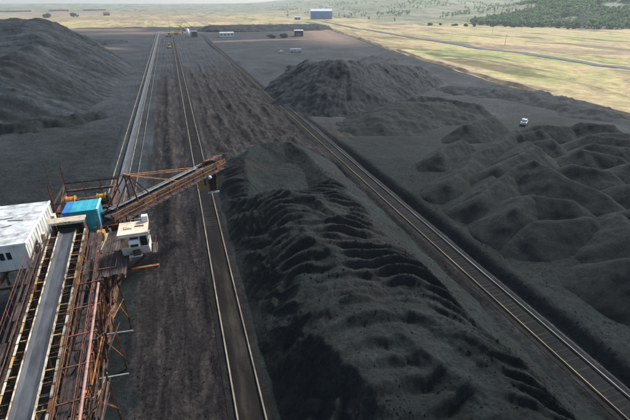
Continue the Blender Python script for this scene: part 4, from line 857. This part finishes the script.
# ------------------------------------------------------------------ white equipment house on the platform
eh = tag(empty('equipment_house', (-21.45, 54.0, 10.66)), 'weathered white metal equipment house with two small dark windows beside the belt', 'equipment house')
hx, hy, hz = 2.85, 5.75, 3.3
MB().box(-hx, hx, -hy, hy, 0.12, hz).build('wall', M['white_side'], eh)
MB().box(-hx - .05, hx + .05, -hy - .05, hy + .05, 0, .12).build('sill_frame', M['rust'], eh)
rm_ = MB().box(-hx, hx, -.56, .56, 0, .07).mesh('roof_panel', M['white_sheet'])
for k in range(10):
    o = link('roof_panel', rm_, eh); o.location = (0, -hy + .575 + k * 1.15, hz + .03 + random.uniform(0, .025)); o.rotation_euler = (random.uniform(-.006, .006), random.uniform(-.004, .004), 0)
for s in (-1, 1): MB().box(s * (hx + .05) - .06, s * (hx + .05) + .06, -hy - .1, hy + .1, hz - .12, hz + .16).build('eave_trim', M['white_paint'], eh)
MB().box(-hx, hx, -hy - .11, -hy - .0, hz - .1, hz + .13).build('eave_trim', M['white_paint'], eh)
rib = MB().box(0, .06, -.10, .10, .14, hz - .13).mesh('wall_rib', M['white_side'])
for k in range(12): o = link('wall_rib', rib, eh); o.location = (hx, -hy + .5 + k * .97, 0)
ribf = MB().box(-.08, .08, -.05, 0, .14, hz - .13).mesh('wall_rib', M['white_side'])
for x in (-2.5, -1.4, -.1, 1.1, 2.4): o = link('wall_rib', ribf, eh); o.location = (x, -hy, 0)
for x in (.30, .98):
    w = MB().box(x - .24, x + .24, -hy - .055, -hy - .001, 1.55, 2.45).build('window', M['glass_dark'], eh)
    for q in (-.28, .28): MB().box(x + q - .035, x + q + .035, -hy - .075, -hy - .002, 1.48, 2.52).build('frame', M['white_paint'], w)
dr = MB().box(hx + .061, hx + .10, 2.6, 3.5, .15, 2.2).build('door', M['cream_paint'], eh); MB().box(hx + .101, hx + .15, 2.72, 2.78, 1.0, 1.25).build('handle', M['dark_steel'], dr)
for y in (-3.6, -.6, 4.6): MB().box(hx + .061, hx + .42, y, y + .8, .8, 1.7).build('wall_unit', M['cream_worn'], eh)
for x, y, a in ((-.6, -1.0, .4), (.3, .6, -.2), (-1.1, 1.4, .1)): o = MB().box(-.9, .9, -.06, .06, 0, .05).build('roof_batten', M['grey_steel'], eh); o.location = (x, y, hz + .13); o.rotation_euler = (0, 0, a)
for x in (-2.6, 2.6):
    for y in (-5.2, 0, 5.2): MB().bar((x, y, -.01), (x * .98 + (1.0 if x > 0 else 0), y, -10.4), .24).build('support_post', M['rust'], eh)
for y0, y1 in ((-5.2, 0), (0, 5.2)):
    MB().bar((3.5, y0, -9.5), (2.7, y1, -.6), .15).build('support_brace', M['rust_red'], eh); MB().bar((2.7, y0, -.6), (3.5, y1, -9.5), .15).build('support_brace', M['rust'], eh)

# ------------------------------------------------------------------ distant buildings
def shed(name, label, cat, loc, L, W, Hh, wall, roof, rz=0, ridge=1.0, wins=0, group=None, doors=0):
    t = tag(empty(name, (loc[0], loc[1], gz1(*loc) - .1), rz), label, cat, group)
    wl = MB().box(-L / 2, L / 2, -W / 2, W / 2, 0, Hh).build('wall', M[wall], t)
    o = .3
    MB().prism([(-W / 2 - o, Hh), (W / 2 + o, Hh), (W / 2 + o, Hh + .15), (0, Hh + ridge + .15), (-W / 2 - o, Hh + .15)], -L / 2 - o, L / 2 + o).build('roof', M[roof], t).rotation_euler = (0, 0, -math.pi / 2)
    for k in range(wins):
        x = -L / 2 + (k + .5) * L / wins; MB().box(x - L / wins * .3, x + L / wins * .3, -W / 2 - .06, -W / 2 - .003, Hh * .42, Hh * .72).build('window', M['glass_dark'], t)
    for k in range(doors):
        x = -L / 2 + (k + .5) * L / doors; MB().box(x - L / doors * .28, x + L / doors * .28, -W / 2 - .08, -W / 2 - .003, 0.05, Hh * .62).build('door', M['grey_steel'], t)
    return t
wh = shed('warehouse', 'large blue warehouse with pale roof in the far distance', 'warehouse', (388, 1165), 56, 34, 19, 'blue_cladding', 'pale_roof', R(-18), 5.0, 0, None, 3)
for k in range(9): MB().box(-28 + k * 7 - .3, -28 + k * 7 + .3, -17.25, -17.003, 0, 19).build('wall_rib', M['blue_cladding'], wh)
shed('workshop', 'small pale blue shed left of the blue warehouse', 'shed', (310, 1120), 14, 10, 6, 'blue_cladding', 'pale_roof', R(-12), 1.5, 2)
shed('shed', 'long white site shed behind the far end of the right track', 'shed', (67, 575), 17, 7, 4.6, 'white_paint', 'white_sheet', R(-4), 1.0, 4)
shed('shed', 'dark hut with white roof standing in the rear yard', 'shed', (158, 566), 11, 8, 6.5, 'black', 'white_sheet', R(-14), .9, 0, None, 1)
shed('shed', 'squat dark hut at the head of the right track', 'shed', (28, 578), 7, 6, 6.5, 'dark_steel', 'grey_steel', R(-3), .5, 1)
shed('barn', 'red brown barn in the left distance', 'barn', (-196, 1700), 20, 12, 7, 'brick_red', 'brick_red', R(8), 4, 2)
for k, (x, y, L) in enumerate(((-640, 2350, 130), (-470, 2380, 80), (-330, 2440, 100))):
    shed('farm_building', ('longest low grey building on the left horizon', 'middle low grey building on the left horizon', 'rightmost low grey building on the left horizon')[k], 'building', (x, y), L, 16, 6, 'grey_steel', 'brick_red' if k == 1 else 'grey_steel', R(6), 3, 5, 'low buildings on the left horizon')
tk = tag(empty('silo', (20, 568, gz1(20, 568))), 'white upright silo beside the dark hut at the track head', 'silo')
MB().cyl((0, 0, 1.2), (0, 0, 9.0), 2.0, n=20).build('tank', M['white_paint'], tk, True); MB().cyl((0, 0, 9.0), (0, 0, 10.2), 2.0, .4, n=20).build('cap', M['pale_roof'], tk)
for a in range(4): q = a * math.pi / 2 + .7; MB().box(1.6 * math.cos(q) - .15, 1.6 * math.cos(q) + .15, 1.6 * math.sin(q) - .15, 1.6 * math.sin(q) + .15, -.1, 1.3).build('leg', M['grey_steel'], tk)

# ------------------------------------------------------------------ vehicles
def wheels(t, pts, r, w):
    for x, y in pts:
        o = MB().cyl((0, -w / 2, 0), (0, w / 2, 0), r, n=16).build('wheel', M['tyre'], t); o.location = (x, y, r)
        MB().cyl((0, -w / 2 - .02, 0), (0, w / 2 + .02, 0), r * .5, n=12).build('rim', M['grey_steel'], o)
def pickup(loc, rz, label, group):
    t = tag(empty('pickup_truck', loc, rz), label, 'pickup truck', group)
    b = MB().prism([(-2.6, .45), (2.6, .45), (2.65, .95), (1.3, 1.1), (-2.6, 1.1)], -.92, .92)
    b.v = [(x, y, z) for x, y, z in b.v]; b.build('body', M['white_paint'], t)
    MB().hull([(-.75, -.88, 1.101), (1.25, -.88, 1.101), (1.25, .88, 1.101), (-.75, .88, 1.101)], [(-.55, -.75, 1.8), (.6, -.75, 1.8), (.6, .75, 1.8), (-.55, .75, 1.8)]).build('cab', M['white_paint'], t)
    MB().hull([(.72, -.7, 1.2), (1.2, -.78, 1.15), (1.2, .78, 1.15), (.72, .7, 1.2)], [(.66, -.66, 1.76), (.70, -.68, 1.76), (.70, .68, 1.76), (.66, .66, 1.76)]).build('windscreen', M['glass_dark'], t)
    for s in (-1, 1): MB().hull([(-.6, s * .80, 1.18), (.9, s * .80, 1.18), (.9, s * .89, 1.18), (-.6, s * .89, 1.18)], [(-.45, s * .72, 1.7), (.5, s * .72, 1.7), (.5, s * .80, 1.7), (-.45, s * .80, 1.7)]).build('side_window', M['glass_dark'], t)
    MB().box(-2.5, -.85, -.8, .8, 1.1, 1.13).build('load_bed', M['dark_steel'], t)
    wheels(t, [(x, s * .85) for x in (-1.6, 1.65) for s in (-1, 1)], .38, .26); return t
def truck(loc, rz, label, col, cat='truck', L=7.0):
    t = tag(empty('truck', loc, rz), label, cat)
    MB().box(-L / 2, L / 2, -.45, .45, .6, .9).build('chassis', M['dark_steel'], t)
    MB().prism([(L / 2 - 2.0, .9), (L / 2, .9), (L / 2, 1.9), (L / 2 - .3, 2.9), (L / 2 - 2.0, 2.9)], -1.2, 1.2).build('cab', M[col], t)
    MB().box(L / 2 - .22, L / 2 - .1, -1.0, 1.0, 1.95, 2.6).build('windscreen', M['glass_dark'], t)
    MB().box(-L / 2, L / 2 - 2.15, -1.25, 1.25, .95, 3.1).build('box_body', M[col], t)
    wheels(t, [(x, s * 1.0) for x in (-L / 2 + 1.2, L / 2 - 1.1) for s in (-1, 1)], .5, .32); return t
def excavator(loc, rz, label, col, sc=1.0):
    t = tag(empty('excavator', loc, rz), label, 'excavator', 'yellow machines at the far end of the yard'); t.scale = (sc,) * 3
    for s in (-1, 1): MB().prism([(-2.0, .3), (-1.6, 0), (1.6, 0), (2.0, .3), (1.9, .8), (-1.9, .8)], s * 1.1 - .3, s * 1.1 + .3).build('crawler_track', M['tyre'], t)
    MB().box(-2.2, 1.4, -1.25, 1.25, .9, 2.0).build('body', M[col], t); c = MB().box(.1, 1.5, .2, 1.2, 2.0, 3.1).build('cab', M[col], t); MB().box(1.501, 1.54, .3, 1.1, 2.1, 3.0).build('windscreen', M['glass_dark'], c)
    MB().bar((1.2, -.3, 1.6), (3.6, -.3, 4.6), .5, .6).build('boom', M[col], t); MB().bar((3.5, -.3, 4.6), (5.4, -.3, 2.0), .4, .5).build('stick', M[col], t)
    MB().prism([(5.0, 1.9), (5.7, 2.0), (5.9, 1.0), (5.0, .7)], -.9, .3).build('bucket', M['dark_steel'], t); return t
def loader(loc, rz, label, col, sc=1.0):
    t = tag(empty('wheel_loader', loc, rz), label, 'wheel loader', 'yellow machines at the far end of the yard'); t.scale = (sc,) * 3
    MB().prism([(-3.0, .9), (2.0, .9), (2.0, 1.6), (-.6, 2.0), (-3.0, 2.0)], -.9, .9).build('body', M[col], t)
    c = MB().box(-.6, .9, -.75, .75, 1.9, 3.3).build('cab', M['glass_dark'], t); MB().box(-.7, 1.0, -.85, .85, 3.3, 3.45).build('roof', M[col], c)
    for s in (-.6, .6): MB().bar((1.6, s, 1.5), (3.6, s, .7), .25, .4).build('lift_arm', M[col], t)
    MB().prism([(3.4, .2), (4.6, .1), (4.3, .5), (3.7, .6), (3.6, 1.4), (3.4, 1.4)], -1.4, 1.4).build('bucket', M[col], t)
    wheels(t, [(x, s * 1.0) for x in (-1.8, 1.4) for s in (-1, 1)], .8, .6); return t
pickup((112.5, 115.0, gz1(112.5, 115) + .02), R(42), 'white pickup truck parked behind the coal heap field', 'white vehicles in the yard')
truck((100, 368, gz1(100, 368)), R(-8), 'white box truck parked behind the tall cone pile', 'white_sheet', 'truck', 9.5)
pickup((88, 372, gz1(88, 372)), R(30), 'small white vehicle left of the parked box truck', 'white vehicles in the yard')
loader((-2.5, 445, gz1(-2.5, 445)), R(80), 'yellow wheel loader standing between the two left tracks', 'machine_yellow', 1.2)
excavator((8, 640, gz1(8, 640)), R(10), 'yellow excavator left of the white silo', 'machine_yellow', 1.5)
excavator((22, 720, gz1(22, 720)), R(170), 'orange excavator on bare soil behind the white silo', 'orange_paint', 1.7)
loader((-2, 600, gz1(-2, 600)), R(20), 'yellow wheel loader at the far head of the twin rails', 'machine_yellow', 1.4)

# ------------------------------------------------------------------ vegetation
def leaf_cloud(lobes, n, size, rng, lift=0.0):
    v = []; f = []
    for _ in range(n):
        cx, cy, cz, rx, rz = lobes[rng.randrange(len(lobes))]
        while True:
            d = Vector((rng.uniform(-1, 1), rng.uniform(-1, 1), rng.uniform(-1, 1)))
            if .25 < d.length < 1: break
        d = d.normalized() * rng.uniform(.55, 1.0)
        p = Vector((cx + d.x * rx, cy + d.y * rx, cz + d.z * rz)); a = Vector((rng.gauss(0, 1), rng.gauss(0, 1), abs(rng.gauss(0, 1)) + lift)).normalized(); b = a.orthogonal().normalized(); c = a.cross(b); s = size * rng.uniform(.6, 1.4)
        k = len(v); v += [tuple(p + b * s), tuple(p + c * s * .7), tuple(p - b * s), tuple(p - c * s * .7)]; f.append((k, k + 1, k + 2, k + 3))
    return v, f
def bush(loc, r, h, mat, label, group, seed, name='bush'):
    rng = random.Random(seed); t = tag(empty(name, (loc[0], loc[1], gz1(*loc))), label, name.replace('_', ' '), group)
    lobes = [(rng.uniform(-.5, .5) * r, rng.uniform(-.5, .5) * r, h * rng.uniform(.25, .72), r * rng.uniform(.4, .65), h * rng.uniform(.25, .36)) for _ in range(8)]
    v, f = leaf_cloud(lobes, 700, r * .12, rng)
    me = bpy.data.meshes.new('crown'); me.from_pydata(v, [], f); me.materials.append(M[mat]); me.update(); link('crown', me, t)
    b = MB().cyl((0, 0, -.2), (0, 0, h * .5), .06 * h, .03 * h, 8)
    for q in range(3): b.cyl((0, 0, h * .3), (rng.uniform(-.4, .4) * r, rng.uniform(-.4, .4) * r, h * .7), .03 * h, .012 * h, 6)
    b.build('trunk', M['bark'], t); return t
BG = 'bushes in and around the yard'
bs = [((70, 268), 4, 2.6, 'leaf_dark', 'dark bush left of the tall cone pile beside the right track'), ((118, 545), 6, 4, 'leaf_dark', 'left dark bush left of the dark hut'), ((134, 548), 6, 4.5, 'leaf_dark', 'right dark bush next to the dark hut'),
      ((162, 158), 1.8, 1.5, 'leaf', 'green shrub at the bend of the yard edge ditch')]
for k, (p, r, h, mt, lab) in enumerate(bs): bush(p, r, h, mt, lab, BG, 700 + k)
rng = random.Random(5)
order = ('first', 'second', 'third', 'fourth', 'fifth', 'sixth', 'seventh', 'eighth', 'ninth', 'tenth', 'eleventh', 'twelfth', 'thirteenth', 'fourteenth')
for k in range(14):
    u = k / 13; x = 470 + 190 * u + rng.uniform(-9, 9); y = 760 - 190 * u + rng.uniform(-12, 12)
    bush((x, y), rng.uniform(3.5, 6.5), rng.uniform(3.5, 6), 'leaf', f'{order[k]} tree from the left in the row at the foot of the wooded hill', 'trees in a row below the wooded hill', 800 + k, 'tree')
for k, (p, lab) in enumerate((((-330, 1500), 'left green tree clump on the far straw field'), ((-270, 1560), 'right green tree clump on the far straw field'), ((-560, 1480), 'green tree clump at the left edge of the photo'))):
    bush(p, 13, 12, 'leaf', lab, 'tree clumps on the far left field', 840 + k, 'tree')
# wooded hill: reads as one mass
def forest(name, pts, mat, kinds=8, per=34, seed=3):
    rng = random.Random(seed); protos = []
    for k in range(kinds):
        r = rng.uniform(3.0, 4.6); h = rng.uniform(8, 12)
        lobes = [(rng.uniform(-.35, .35) * r, rng.uniform(-.35, .35) * r, h * rng.uniform(.35, .8), r * rng.uniform(.45, .75), h * rng.uniform(.16, .26)) for _ in range(5)]
        v, f = leaf_cloud(lobes, per, 1.5, rng, 1.2); protos.append((np.array(v), np.array(f)))
    V = []; F = []; n = 0
    for x, y in pts:
        v, f = protos[rng.randrange(kinds)]; a = rng.uniform(0, 6.28); s = rng.uniform(.7, 1.3); c, sn = math.cos(a) * s, math.sin(a) * s
        V.append(np.stack([v[:, 0] * c - v[:, 1] * sn + x, v[:, 0] * sn + v[:, 1] * c + y, v[:, 2] * s + 0], -1)); F.append(f + n); n += len(v)
    zz = ground_z(np.array([p[0] for p in pts]), np.array([p[1] for p in pts])) - .6
    for k in range(len(pts)): V[k][:, 2] += zz[k]
    me = bpy.data.meshes.new(name); me.from_pydata(np.concatenate(V).tolist(), [], np.concatenate(F).tolist()); me.materials.append(M[mat]); me.update(); return link(name, me)
rng = random.Random(11); pts = []
while len(pts) < 11000:
    s = rng.uniform(4, 480); t = rng.uniform(-620, 210)
    x = 607 + .835 * s - .55 * t; y = 655 + .55 * s + .835 * t
    if t > 90 + 40 * math.sin(s * .02): continue
    if float(fbm(np.array([x * .012]), np.array([y * .012]), 3, 71)[0]) < -.38: continue
    if y < 60: continue
    pts.append((x, y))
tag(forest('forest', pts, 'forest_leaf'), 'dense green wood covering the hillside at the upper right', 'wood', kind='stuff')

pts = []
while len(pts) < 900:
    a = R(12 + 35 * rng.random() ** .55); d_ = rng.uniform(900, 2600); x, y = d_ * math.sin(a), d_ * math.cos(a)
    if d_ < 1350 - 380 * min(1, max(0, (math.degrees(a) - 19) / 10)): continue
    if float(fbm(np.array([x * .006]), np.array([y * .006]), 3, 73)[0]) < .12: continue
    pts.append((x, y))
tag(forest('scattered_trees', pts, 'forest_leaf', 6, 26, 8), 'scattered far trees and scrub on the pale hills behind the straw field', 'trees', kind='stuff')

# ------------------------------------------------------------------ pylons and poles
def pylon(loc, h, rz, label):
    t = tag(empty('lattice_pylon', (loc[0], loc[1], gz1(*loc) - .3), rz), label, 'pylon', 'power pylons below the wooded hill')
    b0, b1 = h * .11, h * .022
    for sx in (-1, 1):
        for sy in (-1, 1): MB().bar((sx * b0, sy * b0, 0), (sx * b1, sy * b1, h), .42).build('leg', M['galvanised'], t)
    b = MB(); n = 8
    for k in range(n):
        z0, z1 = h * k / n, h * (k + 1) / n; w0 = b0 + (b1 - b0) * k / n; w1 = b0 + (b1 - b0) * (k + 1) / n
        for (ax, ay, bx, by_) in ((-1, -1, 1, -1), (1, -1, 1, 1), (1, 1, -1, 1), (-1, 1, -1, -1)):
            b.bar((ax * w0, ay * w0, z0), (bx * w1, by_ * w1, z1), .2); b.bar((bx * w0, by_ * w0, z0), (ax * w1, ay * w1, z1), .2)
    b.build('lattice_bracing', M['galvanised'], t)
    for z, L in ((.72, .17), (.84, .21), (.96, .15)):
        a = MB().bar((-h * L, 0, h * z), (h * L, 0, h * z), .35); a.bar((-h * L, 0, h * z), (0, 0, h * z + h * .05), .22); a.bar((h * L, 0, h * z), (0, 0, h * z + h * .05), .22); ar = a.build('cross_arm', M['galvanised'], t)
        for s in (-1, 1): MB().cyl((s * h * L * .95, 0, h * z - 2.2), (s * h * L * .95, 0, h * z - .2), .15, n=6).build('insulator', M['dark_steel'], ar)
    return t
pylon((640, 575), 36, R(35), 'taller lattice pylon standing before the wooded hill')
pylon((668, 610), 32, R(35), 'shorter lattice pylon just behind the taller one')
pylon((700, 520), 30, R(35), 'lattice pylon at the right edge of the photo')
def pole(loc, h, label):
    t = tag(empty('utility_pole', (loc[0], loc[1], gz1(*loc) - .2)), label, 'pole', 'wooden poles in the straw field')
    MB().cyl((0, 0, 0), (0, 0, h), .16, .11, 8).build('post', M['bark'], t); a = MB().bar((-1.0, 0, h - .7), (1.0, 0, h - .7), .14).build('cross_arm', M['bark'], t)
    for x in (-.85, 0, .85): MB().cyl((x, 0, h - .6), (x, 0, h - .3), .07, n=6).build('insulator', M['white_paint'], a)
pole((318, 372), 10, 'wooden pole in the straw field left of the pylons'); pole((300, 215), 10, 'wooden pole beside the field road at right'); pole((420, 520), 10, 'farthest wooden pole in the straw field')

# ------------------------------------------------------------------ haze: one even closed box of pale air
hm = bpy.data.materials.new('haze'); hm.use_nodes = True; ht = hm.node_tree; ht.nodes.clear()
ho = ht.nodes.new('ShaderNodeOutputMaterial'); hv = ht.nodes.new('ShaderNodeVolumePrincipled'); hv.inputs['Color'].default_value = (0.90, 0.95, 0.98, 1)
hv.inputs['Density'].default_value = 0.00013; hv.inputs['Anisotropy'].default_value = 0.2
ht.links.new(hv.outputs[0], ho.inputs['Volume'])
tag(MB().box(-5600, 7600, -400, 8600, -12, 190).build('haze', hm), 'pale haze hanging over the whole yard', 'haze', kind='stuff')
